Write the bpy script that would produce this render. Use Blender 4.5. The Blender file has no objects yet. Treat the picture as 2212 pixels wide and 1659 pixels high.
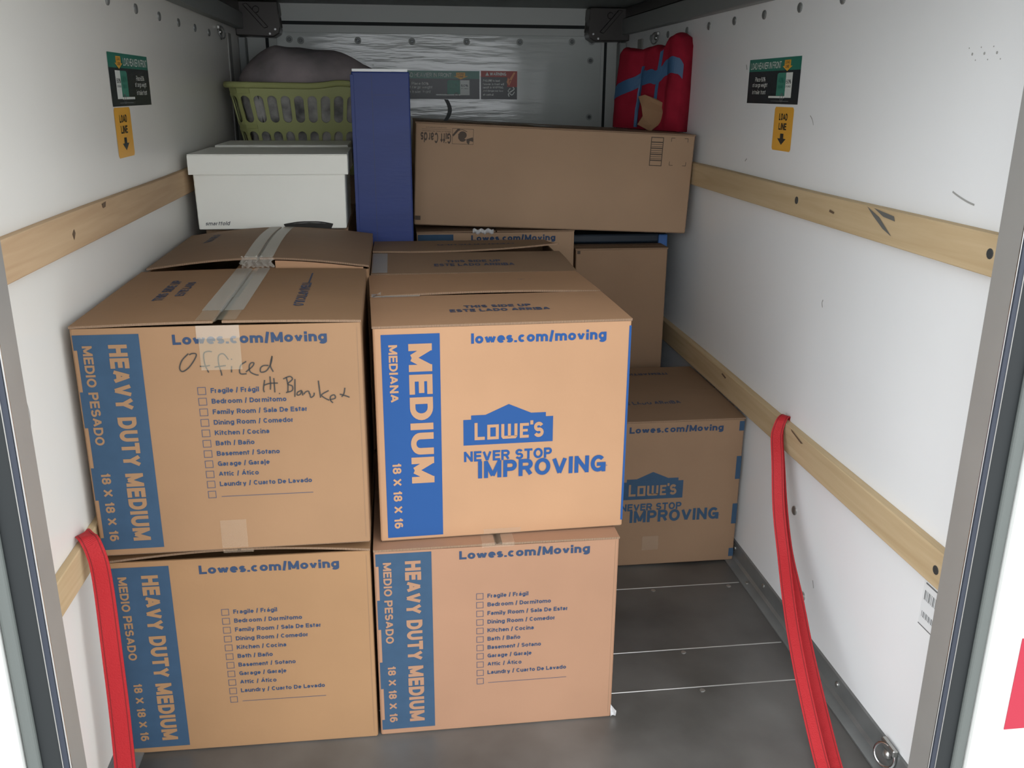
import bpy, bmesh, math, random
from mathutils import Vector, Matrix, noise
random.seed(7)
SC = bpy.context.scene
C = SC.collection
PI = math.pi

# ------------------------------------------------------------------ camera
cam_d = bpy.data.cameras.new('camera'); cam = bpy.data.objects.new('camera', cam_d); C.objects.link(cam)
r_ = Vector((0.99204597, -0.1256694, 0.00721015)); u_ = Vector((0.03161299, 0.304181, 0.95208956)); f_ = Vector((0.12184171, 0.94428869, -0.30573432))
cam.matrix_world = Matrix(((r_.x, u_.x, -f_.x, 0.11762), (r_.y, u_.y, -f_.y, -1.65562), (r_.z, u_.z, -f_.z, 1.19279), (0, 0, 0, 1)))
cam_d.sensor_width = 36.0; cam_d.lens = 1963.73 / 2212 * 36.0
cam_d.clip_start = 0.02
SC.camera = cam

# ------------------------------------------------------------------ sky, exposure
SC.view_settings.view_transform = 'Standard'; SC.view_settings.look = 'None'
SC.view_settings.gamma = 1.0; SC.view_settings.use_curve_mapping = False
SC.view_settings.exposure = 1.92
W = bpy.data.worlds.new('overcast_sky'); SC.world = W; W.use_nodes = True
bg = W.node_tree.nodes['Background']; bg.inputs[0].default_value = (0.93, 0.96, 1.0, 1); bg.inputs[1].default_value = 1.0

# ------------------------------------------------------------------ materials
def srgb(r, g, b):
    f = lambda c: (c/255/12.92) if c/255 <= 0.04045 else ((c/255+0.055)/1.055)**2.4
    return (f(r), f(g), f(b), 1)
def mat(name, col, rough=0.6, metal=0.0, spec=0.5, var=0.0, scale=8.0, bump=0.0, bscale=60.0, col2=None, stretch=None, detail=6.0, rvar=0.0):
    m = bpy.data.materials.new(name); m.use_nodes = True
    nt = m.node_tree; N = nt.nodes; L = nt.links; b = N['Principled BSDF']
    b.inputs['Base Color'].default_value = col; b.inputs['Roughness'].default_value = rough
    b.inputs['Metallic'].default_value = metal; b.inputs['Specular IOR Level'].default_value = spec
    tc = N.new('ShaderNodeTexCoord'); src = tc.outputs['Object']
    if stretch:
        mp = N.new('ShaderNodeMapping'); mp.inputs['Scale'].default_value = stretch; L.new(src, mp.inputs['Vector']); src = mp.outputs['Vector']
    if var > 0 or col2 or rvar:
        n = N.new('ShaderNodeTexNoise'); n.inputs['Scale'].default_value = scale; n.inputs['Detail'].default_value = detail; L.new(src, n.inputs['Vector'])
        rp = N.new('ShaderNodeValToRGB'); rp.color_ramp.elements[0].position = 0.3; rp.color_ramp.elements[1].position = 0.7
        c2 = col2 or tuple(min(1, c*(1+var)) for c in col[:3])+(1,)
        c1 = col if col2 else tuple(c*(1-var) for c in col[:3])+(1,)
        rp.color_ramp.elements[0].color = c1; rp.color_ramp.elements[1].color = c2
        L.new(n.outputs['Fac'], rp.inputs['Fac']); L.new(rp.outputs['Color'], b.inputs['Base Color'])
        if rvar:
            mr = N.new('ShaderNodeMapRange'); mr.inputs['To Min'].default_value = rough-rvar; mr.inputs['To Max'].default_value = rough+rvar
            L.new(n.outputs['Fac'], mr.inputs['Value']); L.new(mr.outputs['Result'], b.inputs['Roughness'])
    if bump > 0:
        n2 = N.new('ShaderNodeTexNoise'); n2.inputs['Scale'].default_value = bscale; n2.inputs['Detail'].default_value = 4; L.new(src, n2.inputs['Vector'])
        bp = N.new('ShaderNodeBump'); bp.inputs['Strength'].default_value = bump; bp.inputs['Distance'].default_value = 0.004
        L.new(n2.outputs['Fac'], bp.inputs['Height']); L.new(bp.outputs['Normal'], b.inputs['Normal'])
    return m
def wavemat(name, col, dark, scale=160, direction='X'):
    m = mat(name, col, 0.85); nt = m.node_tree; N = nt.nodes; L = nt.links; b = N['Principled BSDF']
    tc = N.new('ShaderNodeTexCoord'); w = N.new('ShaderNodeTexWave'); w.bands_direction = direction; w.inputs['Scale'].default_value = scale; w.inputs['Distortion'].default_value = 2.0
    rp = N.new('ShaderNodeValToRGB'); rp.color_ramp.elements[0].color = dark; rp.color_ramp.elements[1].color = col
    L.new(tc.outputs['Object'], w.inputs['Vector']); L.new(w.outputs['Fac'], rp.inputs['Fac']); L.new(rp.outputs['Color'], b.inputs['Base Color'])
    return m
def card(name, col, var=0.05):
    # kraft board: mottled colour, faint flutes pressed through the liner
    m = mat(name, col, 0.72, spec=0.25, var=var, scale=5.0, bump=0.12, bscale=35.0)
    return m
def clear(name, col, fac, rough=0.2):
    m = mat(name, col, rough); nt = m.node_tree; N = nt.nodes; L = nt.links; b = N['Principled BSDF']
    t = N.new('ShaderNodeBsdfTransparent'); mx = N.new('ShaderNodeMixShader'); mx.inputs[0].default_value = fac
    L.new(t.outputs[0], mx.inputs[1]); L.new(b.outputs[0], mx.inputs[2]); L.new(mx.outputs[0], N['Material Output'].inputs['Surface'])
    return m

M = {}
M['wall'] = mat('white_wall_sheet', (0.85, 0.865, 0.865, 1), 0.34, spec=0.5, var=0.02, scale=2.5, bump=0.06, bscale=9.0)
M['wall_dim_lit'] = mat('dim_lit_wall_sheet', (0.80, 0.785, 0.735, 1), 0.34, spec=0.5, var=0.02, scale=2.5, bump=0.06, bscale=9.0)  # left wall: the dimmer, warmer light on that side is put into the base colour
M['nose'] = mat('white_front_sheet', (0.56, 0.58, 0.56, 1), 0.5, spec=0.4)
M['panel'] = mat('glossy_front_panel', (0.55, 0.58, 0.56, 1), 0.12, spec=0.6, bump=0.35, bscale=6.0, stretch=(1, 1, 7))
M['ceil'] = mat('dark_roof', (0.27, 0.30, 0.295, 1), 0.6)
M['rail'] = mat('grey_roof_rail', (0.27, 0.285, 0.28, 1), 0.5, metal=0.3)
M['alu'] = mat('brushed_aluminium', (0.36, 0.355, 0.335, 1), 0.5, metal=0.55, var=0.06, scale=6, stretch=(1, 1, 1))
M['alud'] = mat('dull_aluminium', (0.27, 0.28, 0.275, 1), 0.4, metal=0.6, var=0.15, scale=14, rvar=0.12)
M['floor'] = mat('scuffed_floor_plate', (0.075, 0.071, 0.064, 1), 0.42, metal=0.45, col2=(0.195, 0.19, 0.178, 1), scale=3.2, detail=12, rvar=0.2, bump=0.06, bscale=18)
M['lip'] = mat('bright_floor_edge', (0.5, 0.5, 0.48, 1), 0.3, metal=0.8)
M['steel'] = mat('steel_fastener', (0.45, 0.45, 0.43, 1), 0.3, metal=0.9)
M['chrome'] = mat('bright_steel', (0.7, 0.7, 0.7, 1), 0.15, metal=1.0)
M['dkscrew'] = mat('dark_screw', (0.10, 0.11, 0.11, 1), 0.4, metal=0.6)
M['washer'] = mat('grey_washer', (0.32, 0.34, 0.33, 1), 0.45)
M['black'] = mat('black_plastic', (0.012, 0.012, 0.012, 1), 0.42)
M['gusset'] = mat('corner_casting', (0.06, 0.054, 0.05, 1), 0.35, metal=0.3)
M['groove'] = mat('dark_seam', (0.009, 0.012, 0.013, 1), 0.7)
M['seal'] = mat('grey_rubber_seal', (0.10, 0.112, 0.105, 1), 0.5)
M['gasket'] = mat('dark_blue_grey_gasket', (0.022, 0.028, 0.043, 1), 0.5)
M['body'] = mat('white_painted_body', (0.70, 0.71, 0.68, 1), 0.35)
M['asphalt'] = mat('driveway', (0.30, 0.29, 0.27, 1), 0.9, var=0.2, scale=30, bump=0.3, bscale=80)
M['redrefl'] = mat('red_reflective_tape', (0.36, 0.012, 0.035, 1), 0.35, spec=0.6)
def woodmat(name, c1, c2):
    m = mat(name, c1, 0.75, spec=0.2); nt = m.node_tree; N = nt.nodes; L = nt.links; b = N['Principled BSDF']
    tc = N.new('ShaderNodeTexCoord'); mp = N.new('ShaderNodeMapping'); mp.inputs['Scale'].default_value = (14, 0.7, 14)
    n = N.new('ShaderNodeTexNoise'); n.inputs['Scale'].default_value = 3.5; n.inputs['Detail'].default_value = 8; n.inputs['Distortion'].default_value = 0.6
    rp = N.new('ShaderNodeValToRGB'); e = rp.color_ramp.elements; e[0].position = 0.32; e[1].position = 0.66; e[0].color = c2; e[1].color = c1
    L.new(tc.outputs['Object'], mp.inputs['Vector']); L.new(mp.outputs['Vector'], n.inputs['Vector']); L.new(n.outputs['Fac'], rp.inputs['Fac'])
    L.new(rp.outputs['Color'], b.inputs['Base Color'])
    return m
M['wood'] = woodmat('bare_pine', (0.56, 0.43, 0.26, 1), (0.47, 0.345, 0.195, 1))
M['wood2'] = woodmat('warm_pine', (0.56, 0.40, 0.245, 1), (0.47, 0.32, 0.19, 1))
M['knot'] = mat('wood_knot', (0.13, 0.085, 0.05, 1), 0.8)
M['stain'] = mat('grey_scuff', (0.12, 0.12, 0.11, 1), 0.8)
M['scuff'] = mat('light_wall_scuff', (0.36, 0.36, 0.34, 1), 0.7)
M['strap'] = mat('red_webbing', (0.42, 0.017, 0.022, 1), 0.62, spec=0.3, bump=0.3, bscale=400)
M['strapd'] = mat('dark_red_stitching', (0.20, 0.008, 0.01, 1), 0.8)
K1 = (0.53, 0.335, 0.19, 1)
M['card_bright'] = card('pale_kraft_board', (0.385, 0.221, 0.122, 1))
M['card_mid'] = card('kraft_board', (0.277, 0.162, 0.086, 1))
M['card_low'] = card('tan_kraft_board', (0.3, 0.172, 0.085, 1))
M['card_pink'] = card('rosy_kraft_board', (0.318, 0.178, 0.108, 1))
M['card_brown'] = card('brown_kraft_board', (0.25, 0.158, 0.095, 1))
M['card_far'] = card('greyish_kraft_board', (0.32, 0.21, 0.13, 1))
M['edge'] = wavemat('corrugated_raw_edge', (0.36, 0.23, 0.14, 1), (0.06, 0.035, 0.02, 1))
M['blue'] = mat('bright_blue_ink', (0.021, 0.072, 0.215, 1), 0.7, spec=0.12)
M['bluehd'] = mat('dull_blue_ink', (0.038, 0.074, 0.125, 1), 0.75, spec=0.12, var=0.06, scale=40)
M['bluetxt'] = mat('blue_lettering_ink', (0.034, 0.056, 0.105, 1), 0.7, spec=0.12)
M['bluegrey'] = mat('faded_blue_ink', (0.065, 0.075, 0.115, 1), 0.7, spec=0.2)
M['ink'] = mat('black_marker_ink', (0.03, 0.025, 0.02, 1), 0.6)
M['brownink'] = mat('brown_box_ink', (0.055, 0.035, 0.022, 1), 0.7)
M['tape'] = clear('clear_packing_tape', (0.60, 0.60, 0.54, 1), 0.46, 0.18)
M['tapef'] = clear('thin_clear_tape', (0.66, 0.60, 0.46, 1), 0.22, 0.25)
M['tapeg'] = clear('thin_gummed_tape', (0.55, 0.42, 0.30, 1), 0.25, 0.3)
M['tape2'] = clear('milky_clear_tape', (0.80, 0.74, 0.64, 1), 0.27, 0.2)
M['tapew'] = clear('wrinkled_tape', (0.75, 0.75, 0.75, 1), 0.7, 0.12)
M['white_board'] = mat('white_carton_board', (0.84, 0.84, 0.77, 1), 0.6, spec=0.3, var=0.015, scale=6)
M['cobalt'] = mat('cobalt_carton', (0.016, 0.034, 0.155, 1), 0.45, spec=0.3, var=0.08, scale=3, stretch=(1, 1, 5), bump=0.08, bscale=25)
M['cobalt2'] = mat('blue_tote_plastic', (0.03, 0.11, 0.32, 1), 0.4)
M['navy'] = mat('navy_plastic', (0.012, 0.022, 0.035, 1), 0.5)
M['lime'] = mat('lime_plastic', (0.37, 0.39, 0.155, 1), 0.45, spec=0.4)
M['cloth'] = mat('mauve_grey_cloth', (0.17, 0.16, 0.165, 1), 0.9, col2=(0.40, 0.34, 0.345, 1), scale=7, bump=0.4, bscale=30, spec=0.1)
M['linen'] = mat('mixed_linen', (0.10, 0.10, 0.10, 1), 0.9, col2=(0.55, 0.53, 0.50, 1), scale=16, spec=0.1)
M['redcloth'] = mat('red_fleece', (0.24, 0.012, 0.026, 1), 0.95, var=0.12, scale=20, bump=0.3, bscale=90, spec=0.1)
M['ptape'] = mat('blue_painters_tape', (0.032, 0.09, 0.185, 1), 0.55)
M['green'] = mat('sticker_green', (0.015, 0.17, 0.12, 1), 0.35)
M['stblack'] = mat('sticker_black', (0.012, 0.018, 0.022, 1), 0.35)
M['yellow'] = mat('sticker_yellow', (0.80, 0.41, 0.045, 1), 0.4)
M['stwhite'] = mat('sticker_white', (0.72, 0.76, 0.72, 1), 0.45)
M['stgreen2'] = mat('sticker_pale_green', (0.05, 0.25, 0.18, 1), 0.4)
M['maroon'] = mat('sticker_red', (0.40, 0.045, 0.03, 1), 0.4)
M['orange'] = mat('sticker_orange', (0.75, 0.30, 0.12, 1), 0.4)
M['stgrey'] = mat('sticker_grey', (0.16, 0.17, 0.17, 1), 0.5)
M['paper'] = mat('white_label_paper', (0.78, 0.80, 0.80, 1), 0.5)
M['dark'] = mat('dark_slot', (0.02, 0.018, 0.015, 1), 0.8)

# ------------------------------------------------------------------ helpers
def empty(name, loc=(0, 0, 0), rz=0.0, ry=0.0, label=None, cat=None, group=None):
    o = bpy.data.objects.new(name, None); C.objects.link(o); o.empty_display_size = 0.05
    o.location = loc; o.rotation_euler = (0, ry, rz)
    if label: o['label'] = label
    if cat: o['category'] = cat
    if group: o['group'] = group
    return o
def obj(name, vf, mats, parent=None, kind=None, label=None, cat=None, group=None, smooth=False, mi=None):
    v, f = vf
    me = bpy.data.meshes.new(name); me.from_pydata([tuple(p) for p in v], [], f)
    for m in (mats if isinstance(mats, (list, tuple)) else [mats]): me.materials.append(m)
    if mi:
        for p, i in zip(me.polygons, mi): p.material_index = i
    if smooth:
        for p in me.polygons: p.use_smooth = True
    me.update()
    o = bpy.data.objects.new(name, me); C.objects.link(o)
    if parent: o.parent = parent
    if kind: o['kind'] = kind
    if label: o['label'] = label
    if cat: o['category'] = cat
    if group: o['group'] = group
    return o
def join(*parts):
    V = []; F = []
    for v, f in parts:
        n = len(V); V += [tuple(p) for p in v]; F += [tuple(i+n for i in q) for q in f]
    return V, F
def box(x0, x1, y0, y1, z0, z1):
    v = [(x0, y0, z0), (x1, y0, z0), (x1, y1, z0), (x0, y1, z0), (x0, y0, z1), (x1, y0, z1), (x1, y1, z1), (x0, y1, z1)]
    return v, [(3, 2, 1, 0), (4, 5, 6, 7), (0, 1, 5, 4), (1, 2, 6, 5), (2, 3, 7, 6), (3, 0, 4, 7)]
def bev(vf, w=0.003, seg=2):
    bm = bmesh.new(); vs = [bm.verts.new(p) for p in vf[0]]
    for f in vf[1]: bm.faces.new([vs[i] for i in f])
    bmesh.ops.bevel(bm, geom=list(bm.edges), offset=w, segments=seg, affect='EDGES', profile=0.5)
    bm.verts.ensure_lookup_table(); bm.verts.index_update()
    r = ([v.co[:] for v in bm.verts], [tuple(v.index for v in f.verts) for f in bm.faces]); bm.free(); return r
def grid(nu, nv, fn):
    V = [fn(i/nu, j/nv) for j in range(nv+1) for i in range(nu+1)]
    F = [(j*(nu+1)+i, j*(nu+1)+i+1, (j+1)*(nu+1)+i+1, (j+1)*(nu+1)+i) for j in range(nv) for i in range(nu)]
    return V, F
def slab(nu, nv, top, bot):
    """closed sheet between two functions of (s,t); faces: top, bottom, then sides (last)"""
    a = grid(nu, nv, top); b = grid(nu, nv, bot); n = len(a[0])
    V = a[0]+b[0]; F = list(a[1])+[tuple(reversed([i+n for i in q])) for q in b[1]]; ntop = len(F)
    w = nu+1
    for i in range(nu):
        F.append((i+1, i, i+n, i+1+n)); j = nv*w; F.append((j+i, j+i+1, j+i+1+n, j+i+n))
    for j in range(nv):
        F.append((j*w, (j+1)*w, (j+1)*w+n, j*w+n)); F.append(((j+1)*w+nu, j*w+nu, j*w+nu+n, (j+1)*w+nu+n))
    return (V, F), [0]*ntop+[1]*(len(F)-ntop)
def disc(c, axis, r, depth, n=12, dome=0.0):
    """short round head, centre c on the surface, sticking out along axis"""
    a = Vector(axis).normalized(); t = a.orthogonal().normalized(); b = a.cross(t); c = Vector(c)
    rings = [(r, 0), (r, depth*0.6), (r*0.8, depth), (r*0.4, depth*(1+dome))]
    V = []; F = []
    for rr, h in rings:
        for k in range(n):
            an = 2*PI*k/n; V.append(c+a*h+(t*math.cos(an)+b*math.sin(an))*rr)
    V.append(c+a*rings[-1][1])
    for q in range(len(rings)-1):
        for k in range(n): F.append((q*n+k, q*n+(k+1) % n, (q+1)*n+(k+1) % n, (q+1)*n+k))
    q = len(rings)-1
    for k in range(n): F.append((q*n+k, q*n+(k+1) % n, len(V)-1))
    return V, F
def torus(c, n_axis, R, r, a0=0, a1=2*PI, nu=24, nv=8, sx=1.0):
    a = Vector(n_axis).normalized(); t = a.orthogonal().normalized(); b = a.cross(t); c = Vector(c)
    return grid(nu, nv, lambda s, q: c+(t*math.cos(a0+(a1-a0)*s)*sx+b*math.sin(a0+(a1-a0)*s))*(R+r*math.cos(2*PI*q))+a*r*math.sin(2*PI*q))

# planes: map 2-D print coordinates to 3-D
def plane(o, U, V):
    o = Vector(o); U = Vector(U); V = Vector(V); N = U.cross(V)
    return lambda u, v, h=0.0: o+U*u+V*v+N*h
def P2(pl, polys, h):
    """polys: list of 2-D outlines -> flat print at height h on plane"""
    V = []; F = []
    for p in polys:
        n = len(V); V += [pl(x, y, h) for x, y in p]; F.append(tuple(range(n, n+len(p))))
    return V, F
def rect(x0, y0, x1, y1): return [(x0, y0), (x1, y0), (x1, y1), (x0, y1)]
def frame_rect(x0, y0, x1, y1, t): return [rect(x0, y0, x1, y0+t), rect(x0, y1-t, x1, y1), rect(x0, y0+t, x0+t, y1-t), rect(x1-t, y0+t, x1, y1-t)]
# a bold sans alphabet drawn as even strokes: glyph = (width, foot, head, [polylines in a 0..1 box])
def arc(cx, cy, rx, ry, a0, a1, n=9): return [(cx+rx*math.cos(math.radians(a0+(a1-a0)*k/n)), cy+ry*math.sin(math.radians(a0+(a1-a0)*k/n))) for k in range(n+1)]
G = {}
def g(c, w, *pl, lo=0.0, hi=1.0): G[c] = (w, lo, hi, pl)
XH = 0.74
g('A', .86, [(0, 0), (.5, 1.04), (1, 0)], [(.2, .31), (.8, .31)])
g('B', .76, [(0, 0), (0, 1)], [(0, 1), (.58, 1)]+arc(.6, .765, .34, .235, 90, -90)+[(0, .53)], [(.58, .53)]+arc(.62, .265, .38, .265, 90, -90)+[(0, 0)])
g('C', .80, arc(.5, .5, .5, .5, 42, 318, 16))
g('D', .80, [(.4, 0), (0, 0), (0, 1), (.4, 1)]+arc(.45, .5, .55, .5, 90, -90, 12)+[(.4, 0)])
g('E', .68, [(1, 0), (0, 0), (0, 1), (1, 1)], [(0, .53), (.9, .53)])
g('F', .64, [(0, 0), (0, 1), (1, 1)], [(0, .51), (.85, .51)])
g('G', .84, arc(.5, .5, .5, .5, 42, 340, 16)+[(1, .44), (.56, .44)], [(1, .44), (1, 0)])
g('H', .78, [(0, 0), (0, 1)], [(1, 0), (1, 1)], [(0, .53), (1, .53)])
g('I', .20, [(.5, 0), (.5, 1)])
g('K', .80, [(0, 0), (0, 1)], [(0, .36), (.98, 1.04)], [(.33, .58), (1.02, -.04)])
g('L', .66, [(0, 1), (0, 0), (1, 0)])
g('M', .94, [(0, 0), (0, 1)], [(1, 0), (1, 1)], [(.02, 1.02), (.5, .02), (.98, 1.02)])
g('N', .80, [(0, 0), (0, 1)], [(1, 0), (1, 1)], [(.0, 1.03), (1.0, -.03)])
g('O', .86, arc(.5, .5, .5, .5, 0, 360, 24))
g('P', .74, [(0, 0), (0, 1), (.6, 1)]+arc(.62, .72, .38, .28, 90, -90)+[(0, .44)])
g('R', .78, [(0, 0), (0, 1), (.6, 1)]+arc(.62, .74, .36, .26, 90, -90)+[(0, .48)], [(.55, .48), (.98, -.03)])
g('S', .74, arc(.5, .745, .46, .255, 22, 250, 10)+arc(.5, .265, .5, .265, 72, -158, 10))
g('T', .74, [(.5, 0), (.5, 1)], [(0, 1), (1, 1)])
g('U', .78, [(0, 1), (0, .38)]+arc(.5, .38, .5, .38, 180, 360, 12)+[(1, 1)])
g('V', .82, [(0, 1.03), (.5, -.06), (1, 1.03)])
g('W', 1.16, [(0, 1.03), (.25, -.05), (.5, 1.0), (.75, -.05), (1, 1.03)])
g('X', .82, [(0, 1.03), (1, -.03)], [(0, -.03), (1, 1.03)])
g('Y', .82, [(0, 1.03), (.5, .42), (1, 1.03)], [(.5, .5), (.5, 0)])
g('1', .40, [(.95, 0), (.95, 1)], [(.95, .93), (.0, .70)])
g('2', .66, arc(.5, .70, .5, .30, 165, -25, 9)+[(.02, .0), (1, 0)])
g('4', .68, [(.72, 0), (.72, 1), (0, .30), (1, .30)])
g('6', .68, arc(.5, .68, .46, .32, 40, 150, 6)+[(0, .4)], arc(.5, .31, .5, .31, 0, 360, 18))
g('8', .68, arc(.5, .76, .43, .24, 0, 360, 18), arc(.5, .27, .5, .27, 0, 360, 18))
g('0', .68, arc(.5, .5, .5, .5, 0, 360, 20))
g('%', .95, arc(.2, .75, .2, .25, 0, 360, 14), arc(.8, .25, .2, .25, 0, 360, 14), [(.78, 1.03), (.22, -.03)])
g('/', .42, [(0, -.1), (1, 1.1)], lo=-.08, hi=1.08)
g('.', .20, [(.5, 0), (.5, 1)], lo=0, hi=.2)
g("'", .18, [(.5, 0), (.5, 1)], lo=.68)
g('!', .20, [(.5, .32), (.5, 1)], [(.5, 0), (.5, .03)])
g('-', .42, [(0, .5), (1, .5)], lo=.3, hi=.5)
g('a', .64, arc(.45, .70, .43, .30, 160, 60, 5)+[(.92, .70), (.92, .12), (1.0, 0)], arc(.42, .28, .42, .28, 60, 340, 12), [(.5, .56), (.92, .60)], hi=XH)
g('b', .70, [(0, 0), (0, 1)], arc(.5, .37, .5, .37, 0, 360, 18))
g('c', .64, arc(.5, .5, .5, .5, 45, 315, 14), hi=XH)
g('d', .70, [(1, 0), (1, 1)], arc(.5, .37, .5, .37, 0, 360, 18))
g('e', .66, [(.04, .53), (1, .53)]+arc(.5, .5, .5, .5, 8, 318, 16), hi=XH)
g('f', .42, [(.42, 0), (.42, .80)]+arc(.85, .78, .43, .22, 180, 95, 5), [(0, .70), (1, .70)])
g('g', .70, [(1, 1), (1, .22)]+arc(.5, .22, .5, .22, 0, -150, 8), arc(.5, .66, .5, .34, 0, 360, 18), lo=-.27, hi=XH)
g('h', .68, [(0, 0), (0, 1)], arc(.5, .44, .5, .30, 180, 0, 9)+[(1, 0)])
g('i', .19, [(.5, -.1), (.5, .54)], [(.5, 1.0), (.5, 1.01)])
g('j', .24, [(.7, .80), (.7, .12), (.5, .0), (0, 0)], [(.7, .98), (.7, 1.0)], lo=-.27)
g('k', .66, [(0, 0), (0, 1)], [(0, .28), (.95, .74)], [(.34, .44), (1.02, -.04)])
g('l', .19, [(.5, 0), (.5, 1)])
g('m', 1.04, [(0, 0), (0, 1)], arc(.25, .62, .25, .38, 180, 0, 8)+[(.5, 0)], arc(.75, .62, .25, .38, 180, 0, 8)+[(1, 0)], hi=XH)
g('n', .66, [(0, 0), (0, 1)], arc(.5, .60, .5, .40, 180, 0, 9)+[(1, 0)], hi=XH)
g('o', .70, arc(.5, .5, .5, .5, 0, 360, 20), hi=XH)
g('p', .70, [(0, 0), (0, 1)], arc(.5, .64, .5, .36, 0, 360, 18), lo=-.27, hi=XH)
g('r', .46, [(0, 0), (0, 1)], arc(.75, .55, .75, .43, 180, 95, 6), hi=XH)
g('s', .60, arc(.5, .735, .44, .265, 25, 250, 9)+arc(.5, .27, .5, .27, 70, -155, 9), hi=XH)
g('t', .42, [(.42, 1), (.42, .22)]+arc(.85, .20, .43, .20, 180, 265, 5), [(0, .80), (1, .80)], hi=.92)
g('u', .66, [(0, 1), (0, .40)]+arc(.5, .40, .5, .40, 180, 360, 9)+[(1, 1)], [(1, 0), (1, .5)], hi=XH)
g('v', .68, [(0, 1.04), (.5, -.06), (1, 1.04)], hi=XH)
g('w', .98, [(0, 1.04), (.25, -.06), (.5, 1.0), (.75, -.06), (1, 1.04)], hi=XH)
g('x', .66, [(0, 1.04), (1, -.04)], [(0, -.04), (1, 1.04)], hi=XH)
g('z', .6, [(0, 1), (1, 1), (0, 0), (1, 0)], hi=XH)
g('y', .68, [(0, 1.03), (.52, .24)], [(1, 1.03), (.45, .08), (.1, .0)], lo=-.27, hi=XH)
for base, acc in (('a', '\u00e1'), ('A', '\u00c1'), ('n', '\u00f1')):
    w_, lo_, hi_, pl_ = G[base]; G[acc] = (w_, lo_, hi_, pl_)
ACC = {'\u00e1': ([(.42, 0), (.72, 1)], .84, 1.04), '\u00c1': ([(.42, 0), (.72, 1)], 1.06, 1.24), '\u00f1': ([(.1, .2), (.35, .8), (.65, .2), (.9, .8)], .84, 1.0)}
def layout(body, wt, track):
    """strokes of a line of lettering in cap-height units, each with its clamp limits"""
    x = 0.0; out = []; h = wt/2
    for ch in body:
        if ch == ' ': x += 0.40+track; continue
        w, lo, hi, pls = G.get(ch, G['I'])
        w = max(w, wt+0.01)
        for p in pls:
            out.append(([(x+h+u*(w-2*h), lo+h+v*(hi-lo-2*h)) for u, v in p], lo, hi, wt))
        if ch in ACC:
            p, a_, b_ = ACC[ch]; out.append(([(x+u*w, a_+v*(b_-a_)) for u, v in p], a_-0.05, b_+0.05, wt*0.6))
        x += w+0.11+track
    return out, x-0.11-track
def text(pl, body, x0, y0, x1, y1, h=0.0008, rot=0, off=0.02, shear=0.0, wt=None, fity=True):
    """lettering stretched to fill the rectangle; rot in quarter turns counter-clockwise"""
    wt = wt if wt else 0.15+off*1.9
    st, wid = layout(body, wt, -0.01)
    lo = min(s_[1] for s_ in st); hi = max(s_[2] for s_ in st)
    if not fity: lo, hi = 0.0, 1.0
    V = []; F = []
    asp = ((x1-x0)/wid, (y1-y0)/(hi-lo)) if rot in (0, 2) else ((y1-y0)/wid, (x1-x0)/(hi-lo))
    ax, ay = asp; k_ = ay                    # even stroke weight in the printed size
    wx = min(1.0, max(0.36, ax/ay)) if ax < ay else min(1.45, ax/ay)
    st2 = []
    for pts, l_, h_, w_ in st:
        cur = [pts[0]]
        for i in range(1, len(pts)):
            cur.append(pts[i])
            if i < len(pts)-1:
                a1 = Vector(pts[i])-Vector(pts[i-1]); a2 = Vector(pts[i+1])-Vector(pts[i])
                if a1.length > 1e-6 and a2.length > 1e-6 and a1.normalized().dot(a2.normalized()) < -0.1:
                    st2.append((cur, l_, h_, w_)); cur = [pts[i]]
        st2.append((cur, l_, h_, w_))
    hs = []
    for si, (pts, l_, h_, w_) in enumerate(st2):
        P = [Vector((px*ax, py*ay)) for px, py in pts]
        P = [p for i, p in enumerate(P) if i == 0 or (p-P[i-1]).length > 1e-7]
        n = len(P); closed = n > 3 and (P[0]-P[-1]).length < 1e-5
        b0 = len(V)
        for i, p in enumerate(P):
            a_ = P[i-1] if i > 0 else (P[-2] if closed else None); c_ = P[i+1] if i < n-1 else (P[1] if closed else None)
            d1 = (p-a_).normalized() if a_ is not None else None; d2 = (c_-p).normalized() if c_ is not None else None
            if d1 is None: d1 = d2
            if d2 is None: d2 = d1
            n1 = Vector((-d1.y, d1.x)); n2 = Vector((-d2.y, d2.x)); m = n1+n2
            if m.length < 0.25: m = n1
            m = m.normalized(); mi = 1/max(0.38, m.dot(n1))
            # ends reach out by half a stroke so bars meet squarely
            q = p
            if not closed and n > 1:
                if i == 0: q = p-d2*w_*ay*0.5*wx*(1 if abs(d2.x) < 0.12 or abs(d2.y) < 0.12 else 0)
                if i == n-1: q = p+d1*w_*ay*0.5*wx*(1 if abs(d1.x) < 0.12 or abs(d1.y) < 0.12 else 0)
            for sg in (1, -1):
                v = q+Vector((m.x*w_*ay*0.5*wx, m.y*w_*ay*0.5))*mi*sg
                v.y = min(max(v.y, l_*ay), h_*ay)
                V.append(v); hs.append(0.00003*(si % 9)+0.000003*i)
        for i in range(n-1): F.append((b0+2*i, b0+2*i+1, b0+2*i+3, b0+2*i+2))
    xa = min(v.x for v in V); xb = max(v.x for v in V)
    out = []
    for v, dh in zip(V, hs):
        s_ = (v.x-xa)/(xb-xa); t_ = (v.y/ay-lo)/(hi-lo); s_ += shear*(t_-0.5)*0.1
        if rot == 1: s_, t_ = 1-t_, s_
        elif rot == 2: s_, t_ = 1-s_, 1-t_
        elif rot == 3: s_, t_ = t_, 1-s_
        out.append(pl(x0+(x1-x0)*s_, y0+(y1-y0)*t_, h+dh))
    return out, F
def twidth(body, off=0.02):
    st, w = layout(body, 0.15+off*1.9, -0.01); return w, min(s_[1] for s_ in st), max(s_[2] for s_ in st)
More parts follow.
